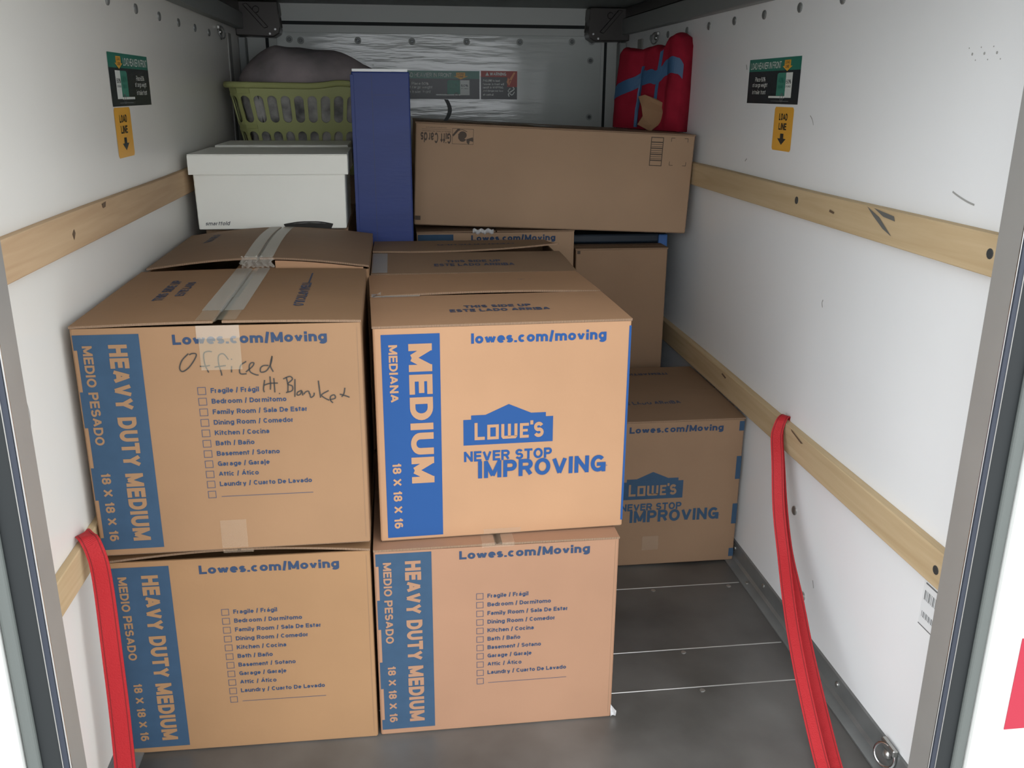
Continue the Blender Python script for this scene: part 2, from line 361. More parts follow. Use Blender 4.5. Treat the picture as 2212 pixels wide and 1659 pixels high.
def stroke(pl, pts, w, h):
    V = []; F = []
    P = [Vector((x, y)) for x, y in pts]
    # smooth (Catmull-Rom)
    Q = []
    for i in range(len(P)-1):
        p0 = P[max(i-1, 0)]; p1 = P[i]; p2 = P[i+1]; p3 = P[min(i+2, len(P)-1)]
        for k in range(4):
            t = k/4; Q.append(0.5*((2*p1)+(p2-p0)*t+(2*p0-5*p1+4*p2-p3)*t*t+(3*p1-p0-3*p2+p3)*t**3))
    Q.append(P[-1])
    for i, q in enumerate(Q):
        d = (Q[min(i+1, len(Q)-1)]-Q[max(i-1, 0)])
        d = d.normalized() if d.length > 1e-9 else Vector((1, 0)); nrm = Vector((-d.y, d.x))*w/2
        V += [pl(q.x+nrm.x, q.y+nrm.y, h), pl(q.x-nrm.x, q.y-nrm.y, h)]
    for i in range(len(Q)-1): F.append((2*i+1, 2*i+3, 2*i+2, 2*i))
    return V, F

# ------------------------------------------------------------------ trailer shell
XL, XR, YB, ZT, YD = -0.418, 1.0, 1.95, 1.398, -0.60
XC = (XL+XR)/2
ground = obj('ground', box(-14, 15, -14, 14, -0.60, -0.50), M['asphalt'], kind='structure')
floor = empty('floor'); floor['kind'] = 'structure'
cuts = [YD, -0.087, 0.050, 0.318, 0.60, 0.90, 1.20, 1.5, 1.75, YB]
for i in range(len(cuts)-1):
    obj('floor_plate', bev(box(XL, XR, cuts[i]+0.0006, cuts[i+1]-0.0006, -0.012, 0), 0.0012, 1), M['floor'], floor)
for i, y in enumerate((-0.087, 0.05, 0.318)):
    obj('joint_strip', bev(box(0.03, 0.963, y-0.0016, y+0.0016, -0.002, 0.0010), 0.0006, 1), M['lip'], floor)
for y, xs in ((0.303, (0.733, 0.43, 0.93)), (0.037, (0.728, 0.40)), (-0.1, (0.726, 0.42))):
    for x in xs:
        obj('floor_screw', disc((x, y, 0), (0, 0, 1), 0.006, 0.0018), M['steel'], floor)
obj('floor_beam', box(XL-0.03, XR+0.03, YD, YB+0.03, -0.06, -0.0125), M['alud'], floor)

wl = obj('wall_left', box(XL-0.03, XL, YD+0.03, YB+0.03, -0.012, 1.50), M['wall_dim_lit'], kind='structure')
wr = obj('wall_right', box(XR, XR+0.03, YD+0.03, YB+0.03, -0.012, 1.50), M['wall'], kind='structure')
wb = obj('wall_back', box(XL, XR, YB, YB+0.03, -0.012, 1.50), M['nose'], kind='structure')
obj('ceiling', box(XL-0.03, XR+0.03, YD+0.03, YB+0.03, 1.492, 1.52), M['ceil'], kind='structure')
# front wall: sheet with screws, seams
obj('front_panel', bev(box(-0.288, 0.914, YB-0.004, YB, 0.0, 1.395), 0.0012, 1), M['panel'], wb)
obj('seam_groove', join(box(-0.27, 0.885, YB-0.003, YB, 1.4205, 1.4325)), M['groove'], wb)
obj('seam_groove', box(-0.328, -0.317, YB-0.003, YB, 0, 1.40), M['groove'], wb)
obj('seam_groove', box(0.926, 0.936, YB-0.003, YB, 0, 1.40), M['groove'], wb)
for x, z in [(-0.243, 1.37), (-0.203, 1.366), (0.003, 1.369), (0.200, 1.368), (0.402, 1.370), (0.602, 1.371), (0.800, 1.375), (0.876, 1.376), (0.873, 1.309), (0.875, 1.103), (0.875, 0.90), (-0.243, 1.17)]:
    s = obj('screw_washer', disc((x, YB-0.004, z), (0, -1, 0), 0.0125, 0.0022), M['washer'], wb)
    obj('screw_head', disc((x, YB-0.0062, z), (0, -1, 0), 0.0065, 0.003), M['dkscrew'], s)
# roof rails, corner castings, corner posts
tn = 0
def trim(vf, m, **k):
    global tn; tn += 1
    return obj('trim_%d' % tn, vf, m, kind='structure', **k)
trim(bev(box(XL, XL+0.028, YD+0.03, YB, ZT, 1.452), 0.002, 1), M['rail'])
trim(bev(box(XR-0.028, XR, YD+0.03, YB, ZT, 1.452), 0.002, 1), M['rail'])
trim(bev(box(XL, XL+0.018, YD+0.03, YB, 1.455, 1.49), 0.002, 1), M['gusset'])
trim(bev(box(XR-0.018, XR, YD+0.03, YB, 1.455, 1.49), 0.002, 1), M['gusset'])
for s in (-1, 1):
    X = XL if s < 0 else XR
    # casting outline seen from the door, in the plane of the front wall
    out = [(0, 1.49), (0.150, 1.49), (0.153, 1.45), (0.147, 1.44), (0.150, 1.408), (0.155, 1.402), (0.150, 1.384), (0.13, 1.372), (0.0, 1.376)]
    V = []; F = []
    n = len(out)
    for y in (YB-0.09, YB-0.004):
        for d, z in out: V.append((X-s*d, y, z))
    F.append(tuple(range(n)) if s > 0 else tuple(reversed(range(n)))); F.append(tuple(range(2*n-1, n-1, -1)) if s > 0 else tuple(range(n, 2*n)))
    for k in range(n): F.append((k, (k+1) % n, (k+1) % n+n, k+n) if s < 0 else ((k+1) % n, k, k+n, (k+1) % n+n))
    g = trim(bev((V, F), 0.004, 2), M['gusset'])
    obj('stiffening_rib', bev(([(X-s*0.03, YB-0.10, 1.478), (X-s*0.045, YB-0.10, 1.482), (X-s*0.115, YB-0.10, 1.405), (X-s*0.10, YB-0.10, 1.400),
         (X-s*0.03, YB-0.088, 1.478), (X-s*0.045, YB-0.088, 1.482), (X-s*0.115, YB-0.088, 1.405), (X-s*0.10, YB-0.088, 1.400)],
        [(0, 1, 2, 3), (7, 6, 5, 4), (0, 4, 5, 1), (1, 5, 6, 2), (2, 6, 7, 3), (3, 7, 4, 0)]), 0.002, 1), M['gusset'], g)
    obj('casting_boss', disc((X-s*0.075, YB-0.09, 1.462), (0, -1, 0), 0.012, 0.006), M['gusset'], g)
    for d, z in ((0.137, 1.398), (0.118, 1.383)):
        obj('casting_screw', disc((X-s*d, YB-0.09, z), (0, -1, 0), 0.0045, 0.003), M['chrome'], g)
    # corner post and bright edging
    trim(bev(box(min(X, X-s*0.026), max(X, X-s*0.026), YB-0.05, YB-0.001, 0, 1.374), 0.003, 1), M['rail'])
    trim(bev(box(min(X, X-s*0.006), max(X, X-s*0.006), 1.66, 1.715, 0, 1.374), 0.002, 1), M['alu'])
# base kick rails
for s in (-1, 1):
    X = XL if s < 0 else XR
    prof = [(0, 0), (0.034, 0), (0.034, 0.0035), (0.012, 0.006), (0.006, 0.012), (0.0045, 0.047), (0.0, 0.049)]
    V = []; n = len(prof)
    for y in (YD+0.045, YB-0.15):
        for d, z in prof: V.append((X-s*d, y, z))
    F = [tuple(range(n)), tuple(range(2*n-1, n-1, -1))]+[((k+1) % n, k, k+n, (k+1) % n+n) for k in range(n)]
    kr = trim((V, F), M['alud'])
    for k in range(9):
        y = -0.351+0.198*k
        obj('rivet', disc((X-s*0.005, y, 0.031), (-s, 0, 0), 0.0062, 0.003, dome=0.3), M['steel'], kr)
    for y in (-0.375, -0.105, 0.305, 0.70, 1.1):
        obj('rivet', disc((X-s*0.020, y, 0.0045), (0, 0, 1), 0.0062, 0.0025), M['steel'], kr)
# side wall rivets
for k in range(11):
    y = 0.168-0.198*3+0.198*k
    obj('wall_rivet', disc((XR, y, 1.371), (-1, 0, 0), 0.0105, 0.004, dome=0.25), M['alud'], wr)
    y2 = 0.292-0.2*3+0.2065*k
    if y2 < 1.62: obj('wall_rivet', disc((XL, y2, 1.356), (1, 0, 0), 0.0105, 0.004, dome=0.25), M['alud'], wl)
for y, z in ((0.131, 0.290), (0.045, 0.120)):
    obj('wall_rivet', disc((XR, y, z), (-1, 0, 0), 0.0105, 0.0045, dome=0.3), M['steel'], wr)
# scuffs on the walls
plR = plane((XR, 0, 0), (0, -1, 0), (0, 0, 1)); plL = plane((XL, 0, 0), (0, 1, 0), (0, 0, 1))
def scuff(pl, pts, w, par): obj('scuff_mark', stroke(pl, pts, w, 0.0006), M['scuff'], par)
scuff(plR, [(0.284, 1.047), (0.30, 1.042), (0.325, 1.036), (0.345, 1.033)], 0.003, wr)
scuff(plR, [(-0.262, 1.150), (-0.250, 1.142), (-0.242, 1.131)], 0.0022, wr)
scuff(plR, [(-0.611, 1.031), (-0.600, 1.038)], 0.003, wr)
scuff(plR, [(-0.110, 0.784), (-0.113, 0.777), (-0.109, 0.768)], 0.003, wr)
scuff(plR, [(-0.010, 0.18), (-0.002, 0.165)], 0.003, wr)
scuff(plR, [(-0.655, 1.262), (-0.648, 1.250)], 0.004, wr)
scuff(plL, [(-0.345, 0.78), (-0.335, 0.74), (-0.35, 0.70)], 0.0015, wl)
for i in range(9):
    obj('scuff_mark', disc((XR, -0.27-0.010*i, 1.262-0.009*(i % 3)), (-1, 0, 0), 0.0012+0.0012*(i % 3 == 1), 0.0004, n=6), M['scuff'], wr)

# rear frame: jambs, gaskets, seals, white body
for s in (-1, 1):
    J = -0.330 if s < 0 else 0.900
    bx = lambda a, b, y0, y1, z0=-0.02, z1=1.47: box(min(J+s*a, J+s*b), max(J+s*a, J+s*b), y0, y1, z0, z1)
    jb = trim(bev(bx(0, 0.026, YD, YD+0.048), 0.0012, 1), M['alu'])
    obj('jamb_return', bx(0.026, (XL-J)*s*-1 if False else abs((XL if s < 0 else XR)-J), YD+0.03, YD+0.048), M['alu'], jb)
    obj('bright_edge', bx(-0.0005, 0.0015, YD-0.0012, YD+0.0005), M['chrome'], jb)
    trim(bx(0.002, 0.0085, YD-0.003, YD-0.0002), M['gasket'])
    trim(bx(0.0085, 0.0095, YD-0.004, YD-0.0002), M['alu'])
    trim(bx(0.0095, 0.036, YD-0.0025, YD-0.0002), M['groove'])
    trim(bev(bx(0.034, 0.052, YD-0.010, YD-0.0002), 0.005, 3), M['seal'])
    trim(bev(bx(0.053, 0.20, YD-0.02, YD+0.028, -0.45, 1.60), 0.006, 3), M['body'])
trim(bev(box(-0.53, 1.10, YD-0.02, YD+0.028, 1.472, 1.60), 0.004, 2), M['body'])
trim(bev(box(-0.53, 1.10, YD-0.02, YD-0.001, -0.45, -0.02), 0.004, 2), M['body'])
obj('reflector_tape', bev(box(0.997, 1.047, YD-0.0214, YD-0.0203, 0.290, 0.447), 0.0002, 1), M['redrefl'],
    label='red reflective tape strip on the white door frame at lower right', cat='reflector')

# ------------------------------------------------------------------ wooden rails
def wood_rail(s, z0, z1, t, y0, y1, m, label, screws, knots=()):
    X = XL if s < 0 else XR
    r = empty('wooden_rail', (X, y0, z0), label=label, cat='wooden rail')
    def f(a, b):
        y = y0+(y1-y0)*a
        return y
    n = 24; prof = [(0, 0), (t, 0), (t, 1), (0, 1)]
    V = []
    for i in range(n+1):
        y = (y1-y0)*i/n; wob = 0.0012*math.sin(y*5+s)
        for d, q in [(0.0005, 0.001), (t-0.001, 0), (t, 0.0015), (t+wob*0.3, (z1-z0)-0.002), (t-0.0015, (z1-z0)+wob), (0.0005, (z1-z0)+wob)]:
            V.append((-s*d, y, q))
    F = []; k = 6
    for i in range(n):
        for j in range(k):
            q = (i*k+j, i*k+(j+1) % k, (i+1)*k+(j+1) % k, (i+1)*k+j)
            F.append(q if s < 0 else q[::-1])
    F.append(tuple(range(k)) if s > 0 else tuple(reversed(range(k)))); F.append(tuple(range(n*k, n*k+k)) if s < 0 else tuple(reversed(range(n*k, n*k+k))))
    obj('board', (V, F), m, r)
    for y, z in screws: obj('screw', disc((-s*t, y-y0, z-z0), (-s, 0, 0), 0.008, 0.0012), M['dkscrew'], r)
    pl = plane((-s*t, 0, 0), (0, -s, 0), (0, 0, 1))
    for kk in knots:
        kind, pts, w = kk
        obj('dark_stain' if kind == 'stain' else 'wood_knot', P2(pl, [[(-s*(y-y0), z-z0) for y, z in pts]] if s < 0 or True else [], 0.0012), M['stain'] if kind == 'stain' else M['knot'], r)
    return r
wood_rail(1, 0.940, 1.000, 0.022, YD+0.05, 1.62, M['wood'], 'upper pine rail with a dark gouge on the right wall, below the load line sticker',
          [(0.239, 0.975), (-0.432, 0.973)],
          [('stain', [(-0.065, 0.998), (-0.112, 0.984), (-0.16, 0.957), (-0.128, 0.966), (-0.09, 0.984)], 0), ('stain', [(-0.09, 0.998), (-0.16, 0.992), (-0.165, 0.984), (-0.125, 0.987)], 0),
           ('knot', [(0.08, 0.975), (0.06, 0.972), (0.062, 0.968), (0.082, 0.970)], 0)])
wood_rail(1, 0.418, 0.482, 0.018, YD+0.05, 1.62, M['wood'], 'lower pine rail on the right wall, red strap looped over it', [(-0.424, 0.449)],
          [('knot', [(0.155, 0.480), (0.09, 0.470), (0.10, 0.4665), (0.15, 0.476)], 0), ('knot', [(0.60, 0.475), (0.57, 0.471), (0.575, 0.466), (0.605, 0.470)], 0)])
wood_rail(-1, 0.940, 1.000, 0.015, YD+0.05, 1.62, M['wood2'], 'upper pine rail along the left wall, running behind the white lidded box', [],
          [('knot', [(-0.10, 0.968), (-0.09, 0.975), (-0.086, 0.968), (-0.095, 0.958)], 0), ('knot', [(0.07, 0.997), (0.095, 0.999), (0.09, 0.990), (0.075, 0.989)], 0)])
wood_rail(-1, 0.424, 0.482, 0.013, YD+0.05, 1.62, M['wood'], 'lower pine rail on the left wall beside the red strap, mostly hidden by boxes', [])

# ------------------------------------------------------------------ stickers
def load_sticker(origin, U, flip, label):
    s = empty('load_sticker', origin, label=label, cat='sticker')
    pl0 = plane((0, 0, 0), U, (0, 0, 1)); w, h = 0.300, 0.101
    fx = (lambda x: w-x) if flip else (lambda x: x)
    pl = pl0
    R = lambda x0, y0, x1, y1: rect(min(fx(x0), fx(x1)), y0, max(fx(x0), fx(x1)), y1)
    T = lambda b, x0, y0, x1, y1, hh, o=-0.01: text(pl, b, min(fx(x0), fx(x1)), y0, max(fx(x0), fx(x1)), y1, hh, 0, o)
    obj('black_field', P2(pl, [R(0, 0, w, 0.073)], 0.0006), M['stblack'], s)
    obj('green_header', P2(pl, [R(0, 0.073, w, h)], 0.0006), M['green'], s)
    obj('lettering', join(T('LOAD HEAVIER IN FRONT', 0.010, 0.078, 0.195, 0.093, 0.001), T('Place 60%', 0.045, 0.050, 0.108, 0.060, 0.001),
        T('of cargo weight', 0.030, 0.035, 0.122, 0.047, 0.001), T('in trailer front', 0.032, 0.021, 0.115, 0.031, 0.001)), M['stwhite'], s)
    ar = [(0.212, 0.095), (0.246, 0.095), (0.246, 0.082), (0.256, 0.082), (0.229, 0.071), (0.202, 0.082), (0.212, 0.082)]
    if flip: ar = [(w-x, y) for x, y in ar][::-1]
    obj('yellow_arrow', P2(pl, [ar], 0.001), M['yellow'], s)
    obj('arrow_lettering', join(T('LOAD', 0.217, 0.087, 0.241, 0.093, 0.0014), T('LINE', 0.219, 0.078, 0.239, 0.084, 0.0014)), M['stblack'], s)
    obj('trailer_rear_half', P2(pl, [[(fx(x), y) for x, y in ([(0.178, 0.018), (0.178, 0.064), (0.184, 0.068), (0.226, 0.068), (0.226, 0.018)] if flip else [(0.178, 0.018), (0.226, 0.018), (0.226, 0.068), (0.184, 0.068), (0.178, 0.064)])]], 0.001), M['stgreen2'], s)
    obj('trailer_front_half', P2(pl, [R(0.2265, 0.014, 0.262, 0.068), R(0.135, 0.013, 0.2265, 0.0175)], 0.0011), M['stwhite'], s)
    obj('weight_figures', join(T('60%', 0.230, 0.044, 0.257, 0.053, 0.0015), T('OF CARGO', 0.230, 0.036, 0.257, 0.040, 0.0015)), M['stblack'], s)
    obj('trailer_lettering', join(T('40%', 0.186, 0.046, 0.216, 0.058, 0.0014, 0.0), T('REAR', 0.188, 0.034, 0.214, 0.041, 0.0014, 0.0)), M['green'], s)
    cx = fx(0.212); ringp = []
    for k in range(12):
        a0 = 2*PI*k/12; a1 = 2*PI*(k+1)/12; ringp.append([(cx+0.008*math.cos(a0), 0.014+0.010*math.sin(a0)), (cx+0.008*math.cos(a1), 0.014+0.010*math.sin(a1)), (cx+0.0055*math.cos(a1), 0.014+0.007*math.sin(a1)), (cx+0.0055*math.cos(a0), 0.014+0.007*math.sin(a0))])
    obj('wheel', P2(pl, ringp, 0.0018), M['stgrey'], s)
    obj('road_line', P2(pl, [R(0.15, 0.0055, 0.25, 0.007)], 0.001), M['stgrey'], s)
    return s
load_sticker((XR-0.0002, 0.631, 1.171), (0, -1, 0), False, 'green and black loading sticker on the right wall')
load_sticker((XL+0.0002, 0.267, 1.160), (0, 1, 0), True, 'green and black loading sticker on the left wall')
load_sticker((0.150, YB-0.0043, 1.166), (1, 0, 0), False, 'green and black loading sticker on the front panel, half hidden by the blue carton')
def line_sticker(origin, U, w, label):
    s = empty('load_line_sticker', origin, label=label, cat='sticker'); pl = plane((0, 0, 0), U, (0, 0, 1)); h = 0.096
    c = 0.005; obj('yellow_ground', P2(pl, [[(c, 0), (w-c, 0), (w, c), (w, h-c), (w-c, h), (c, h), (0, h-c), (0, c)]], 0.0006), M['yellow'], s)
    obj('lettering', join(text(pl, 'LOAD', w*0.27, 0.067, w*0.72, 0.082, 0.001, off=0.03), text(pl, 'LINE', w*0.29, 0.046, w*0.70, 0.061, 0.001, off=0.03)), M['stblack'], s)
    m = w/2
    obj('black_arrow', P2(pl, [[(m-0.009, 0.038), (m-0.009, 0.027), (m-0.024, 0.027), (m, 0.013), (m+0.024, 0.027), (m+0.009, 0.027), (m+0.009, 0.038)]], 0.001), M['stblack'], s)
line_sticker((XR-0.0002, 0.451, 1.069), (0, -1, 0), 0.105, 'yellow load line sticker with down arrow on the right wall')
line_sticker((XL+0.0002, 0.268, 1.062), (0, 1, 0), 0.115, 'yellow load line sticker with down arrow on the left wall')
ws = empty('warning_sticker', (0.455, YB-0.0043, 1.166), label='small red and black warning sticker on the front panel', cat='sticker')
pl = plane((0, 0, 0), (1, 0, 0), (0, 0, 1))
obj('black_field', P2(pl, [rect(0, 0, 0.138, 0.080)], 0.0006), M['stblack'], ws)
obj('red_header', P2(pl, [rect(0, 0.080, 0.138, 0.102), rect(0.100, 0.045, 0.138, 0.080)], 0.0007), M['maroon'], ws)
obj('lettering', join(text(pl, 'WARNING', 0.034, 0.085, 0.096, 0.097, 0.0012, off=0.03), text(pl, 'FAILURE to load', 0.008, 0.063, 0.072, 0.071, 0.0012),
    text(pl, 'heavier in front will', 0.008, 0.051, 0.088, 0.059, 0.0012), text(pl, 'result in WHIPPING', 0.008, 0.039, 0.085, 0.047, 0.0012),
    text(pl, 'and dangerous loss', 0.008, 0.026, 0.085, 0.034, 0.0012), text(pl, 'of control!', 0.008, 0.013, 0.048, 0.021, 0.0012),
    P2(pl, [[(0.017, 0.085), (0.031, 0.085), (0.024, 0.098)]], 0.0012)), M['stwhite'], ws)
obj('swerving_trailer', P2(pl, [[(0.108, 0.072), (0.125, 0.098), (0.131, 0.096), (0.116, 0.068)], [(0.098, 0.062), (0.103, 0.078), (0.109, 0.072), (0.105, 0.052)], [(0.105, 0.052), (0.108, 0.050), (0.116, 0.066), (0.112, 0.068)]], 0.0013), M['orange'], ws)
obj('skid_trail', stroke(pl, [(0.122, 0.045), (0.126, 0.036), (0.106, 0.022), (0.108, 0.010)], 0.004, 0.0013), M['stwhite'], ws)
obj('skid_trail', stroke(pl, [(0.112, 0.040), (0.104, 0.030), (0.118, 0.016), (0.128, 0.028)], 0.0035, 0.0013), M['stwhite'], ws)
bl = empty('barcode_label', (XR-0.0002, -0.375, 0.318), label='small white barcode label on the right wall beside the door jamb', cat='label')
pl = plane((0, 0, 0), (0, -1, 0), (0, 0, 1))
obj('paper', P2(pl, [rect(0, 0, 0.055, 0.092)], 0.0006), M['paper'], bl)
bars = [rect(0.006+i*0.004, 0.050, 0.006+i*0.004+(0.0012 if i % 3 else 0.0024), 0.068) for i in range(11)]+[rect(0.006+i*0.004, 0.017, 0.006+i*0.004+(0.0022 if i % 2 else 0.0012), 0.028) for i in range(9)]
obj('barcode', P2(pl, bars[:11], 0.001), M['stgrey'], bl)
obj('barcode', P2(pl, bars[11:], 0.001), M['stgrey'], bl)
obj('printed_line', P2(pl, [rect(0.006, 0.080, 0.05, 0.083)], 0.001), M['stgrey'], bl)
obj('lower_edge', P2(pl, [rect(0.0, 0.0, 0.055, 0.002)], 0.001), M['stgrey'], bl)

# ------------------------------------------------------------------ moving boxes
S, H0 = 0.457, 0.4075
ROOMS = ['Fragile / Frágil', 'Bedroom / Dormitomo', 'Family Room / Sala De Estar', 'Dining Room / Comedor', 'Kitchen / Cocina', 'Bath / Baño',
         'Basement / Sotano', 'Garage / Garaje', 'Attic / Ático', 'Laundry / Cuarto De Lavado']
FR = plane((0, 0, 0), (1, 0, 0), (0, 0, 1))            # front face print plane (normal -y)
def front(x, z, h=0.0): return Vector((x, -h, z))
def carton(par, w, d, h, m, inner=0.035):
    """hollow board walls with rounded upright edges, bottom flaps, folded minor flaps under the top"""
    z0, z1 = 0.003, h-0.0045; r = 0.004
    ring = []
    for cx, cy, a in ((w-r, r, -90), (w-r, d-r, 0), (r, d-r, 90), (r, r, 180)):
        for k in range(3):
            an = math.radians(a+45*k); ring.append((cx+r*math.cos(an), cy+r*math.sin(an)))
    n = len(ring); t = 0.004
    V = [(x, y, z0) for x, y in ring]+[(x, y, z1) for x, y in ring]
    ins = [(min(max(x, t), w-t), min(max(y, t), d-t)) for x, y in ring]
    V += [(x, y, z1) for x, y in ins]+[(x, y, z1-inner) for x, y in ins]
    F = []
    for a, b in ((0, 1), (1, 2), (2, 3)):
        for k in range(n): F.append((a*n+k, a*n+(k+1) % n, b*n+(k+1) % n, b*n+k))
    F.append(tuple(3*n+k for k in range(n))); F.append(tuple(reversed(range(n))))
    obj('carton_body', (V, F), m, par)
    obj('bottom_flap', bev(box(0.002, w-0.002, 0.002, d-0.002, 0, 0.0032), 0.0008, 1), M['edge'], par)
def flap_z(kind, w, d, h, b, sag=0.0):
    """height of the top flap surface at (x, y)"""
    def z(x, y):
        if kind == 'y':  # seam runs front to back
            s = min(x, w-x)/(w/2); q = y/d
        else:
            s = min(y, d-y)/(d/2); q = x/w
        return h+b*math.sin(PI/2*min(1, max(0, s)))*(1-sag+sag*math.sin(PI*min(1, max(0, q))))
    return z
def flaps(par, w, d, h, m, kind, b=0.0, gap=0.003, t=0.004, over=0.001, lift=(0, 0), sag=0.0, lshape=None):
    z = flap_z(kind, w, d, h, b, sag)
    for side in (0, 1):
        def xy(s, q):
            if kind == 'y':
                x = (w/2-gap/2)*s if side == 0 else w/2+gap/2+(w/2-gap/2)*s
                return x, -over+(d+2*over)*q
            y = (d/2-gap/2)*q if side == 0 else d/2+gap/2+(d/2-gap/2)*q
            return -over+(w+2*over)*s, y
        def top(s, q):
            x, y = xy(s, q); l = lift[side]
            if l: 
                e = (x if kind == 'y' else y); e = e/(w/2) if side == 0 else ((w if kind == 'y' else d)-e)/((w if kind == 'y' else d)/2)
                l = l*min(1, max(0, e))**2*(lshape(min(1, max(0, x/w))) if lshape else math.sin(PI*((y/d if kind == 'y' else x/w)*0.9+0.05)))
            return (x, y, z(x, y)+l)
        def bot(s, q):
            x, y, zz = top(s, q); return (x, y, zz-t)
        vf, mi = slab(10, 10, top, bot)
        obj('top_flap', vf, [m, M['edge']], par, mi=mi)
    return z
def onflap(z): return lambda x, y, h=0.0: Vector((x, y, z(x, y)+h))
def tape_top(par, z, w, d, kind, c, half, a0, a1, m, drop0=0.0, drop1=0.0, name='packing_tape'):
    """tape laid along the seam, its ends folded down the faces by drop0 / drop1"""
    pts = []
    L0, L1 = a0, a1
    path = []
    if drop0 > 0:
        for k in range(4): path.append((-0.0022, drop0*(1-k/4)*-1))
    n = 14
    for k in range(n+1): path.append((L0+(L1-L0)*k/n, 0.0))
    if drop1 > 0:
        for k in range(4): path.append(((d if kind == 'y' else w)+0.0022, -drop1*(k+1)/4))
    rows = []
    for a, dz in path:
        row = []
        for q in (-1, -0.5, -0.16, -0.05, 0.10, 0.5, 1):
            o_ = c+half*q
            x, y = (o_, a) if kind == 'y' else (a, o_)
            zz = z(min(max(x, 0), w), min(max(y, 0), d))+0.0012+dz-(0.0035 if q == -0.05 and dz == 0 else 0)
            row.append((x, y, zz))
        rows.append(row)
    V = [p for r in rows for p in r]; F = []
    for i in range(len(rows)-1):
        for j in range(6): F.append((i*7+j, i*7+j+1, (i+1)*7+j+1, (i+1)*7+j))
    return obj(name, (V, F), m, par, smooth=False)
def multi(name, parts, m, par):
    for p in parts: obj(name, p, m, par)
def tab(par, x0, z0, x1, z1, m, h=0.0012): return obj('tape_tab', P2(front, [rect(x0, z0, x1, z1)], h), m, par)

def heavy_print(par, boardm, checklist=True, dashes=True, logo=False):
    obj('blue_band', P2(front, [rect(0.0035, 0.013, 0.105, 0.393)] if True else [], 0.0005), M['bluehd'], par)
    L = [text(front, 'HEAVY DUTY MEDIUM', 0.056, 0.028, 0.0855, 0.376, 0.0009, 3, 0.05),
         text(front, 'MEDIO PESADO', 0.0165, 0.205, 0.0315, 0.375, 0.0009, 3, 0.03),
         text(front, '18 X 18 X 16', 0.018, 0.029, 0.033, 0.155, 0.0009, 3, 0.03)]
    if dashes:
        for za, zc in ((0.298, 0.368), (0.165, 0.236), (0.036, 0.106)): L.append(P2(front, [rect(0.0034, za, 0.0085, zc)], 0.0009))
    for nm, l_ in zip(('size_lettering', 'spanish_size_lettering', 'dimension_lettering', 'edge_dash', 'edge_dash', 'edge_dash'), L): obj(nm, l_, boardm, par)
    obj('web_address', text(front, 'Lowes.com/Moving', 0.156, 0.3685, 0.401, 0.3915, 0.0006, 0, 0.045), M['bluetxt'], par)
    if checklist:
        T = []; cb = []
        ww, lo, hi = twidth(ROOMS[-1], 0.03); sx = 0.154/ww
        sz = 0.0085
        for i in range(11):
            zt = 0.300-0.01862*i
            cb += frame_rect(0.187, zt-0.0132, 0.2005, zt, 0.0010)
            if i < 10:
                w_, a, b = twidth(ROOMS[i], 0.03); zb = zt-0.0105
                T.append(text(front, ROOMS[i], 0.208, zb+a*sz, 0.208+w_*sx, zb+b*sz, 0.0006, 0, 0.03))
        cb.append(rect(0.209, 0.1022, 0.363, 0.1032))
        obj('checklist_lettering', join(*T), M['bluetxt'], par)
        obj('checkbox_outlines', P2(front, cb, 0.0006), M['bluegrey'], par)
    obj('score_line', P2(front, [rect(0.4495, 0.012, 0.4502, 0.395)], 0.0004), M['card_brown'], par)
def logo(par, boardm, blue, dx=0.0, dz=0.0):
    f = lambda pts: [(x+dx, z+dz) for x, z in pts]
    obj('shop_sign_emblem', P2(front, [f(rect(0.154, 0.182, 0.3175, 0.231)), f(rect(0.168, 0.231, 0.304, 0.239)), f([(0.194, 0.239), (0.277, 0.239), (0.236, 0.2575)])], 0.0005), blue, par)
    zb = 0.1915; q = []
    q += [rect(0.174, zb, 0.1795, 0.2245), rect(0.1795, zb, 0.1925, zb+0.006)]
    q += [rect(0.197, zb, 0.2025, 0.220), rect(0.2125, zb, 0.218, 0.220), rect(0.2025, zb, 0.2125, zb+0.0055), rect(0.2025, 0.2145, 0.2125, 0.220)]
    q += [rect(0.2225, zb+0.004, 0.228, 0.220), rect(0.2345, zb+0.004, 0.2400, 0.220), rect(0.2465, zb+0.004, 0.252, 0.220),
          [(0.2225, zb+0.004), (0.2255, zb), (0.2345, zb), (0.2345, zb+0.0055), (0.228, zb+0.0055), (0.228, zb+0.004)],
          [(0.2400, zb+0.004), (0.2400, zb+0.0055), (0.2345, zb+0.0055), (0.2345, zb), (0.2490, zb), (0.252, zb+0.004), (0.252, zb+0.0055), (0.2400, zb+0.0055)][2:7]]
    q += [rect(0.2565, zb, 0.262, 0.220), rect(0.262, zb, 0.273, zb+0.0055), rect(0.262, 0.2035, 0.271, 0.2085), rect(0.262, 0.2145, 0.273, 0.220)]
    q += [rect(0.2755, 0.2165, 0.2810, 0.2245)]
    L = [P2(front, [f(p) for p in q], 0.0009), text(front, 'S', 0.2825+dx, zb+dz, 0.3005+dx, 0.221+dz, 0.0009, 0, 0.04)]
    obj('emblem_lettering', join(*L), boardm, par)
    obj('slogan_lettering', join(text(front, 'NEVER STOP', 0.1545+dx, 0.1500+dz, 0.3165+dx, 0.1700+dz, 0.0006, 0, 0.035),
        text(front, 'IMPROVING', 0.180+dx, 0.1165+dz, 0.4190+dx, 0.1500+dz, 0.0012, 0, 0.035), text(front, 'TM', 0.4195+dx, 0.127+dz, 0.4225+dx, 0.129+dz, 0.0006, 0, 0.0)), blue, par)

def moving_box(x, y, z, a, h, boardm, label, group='medium moving boxes'):
    return empty('moving_box', (x, y, z), math.radians(a), label=label, cat='moving box', group=group)

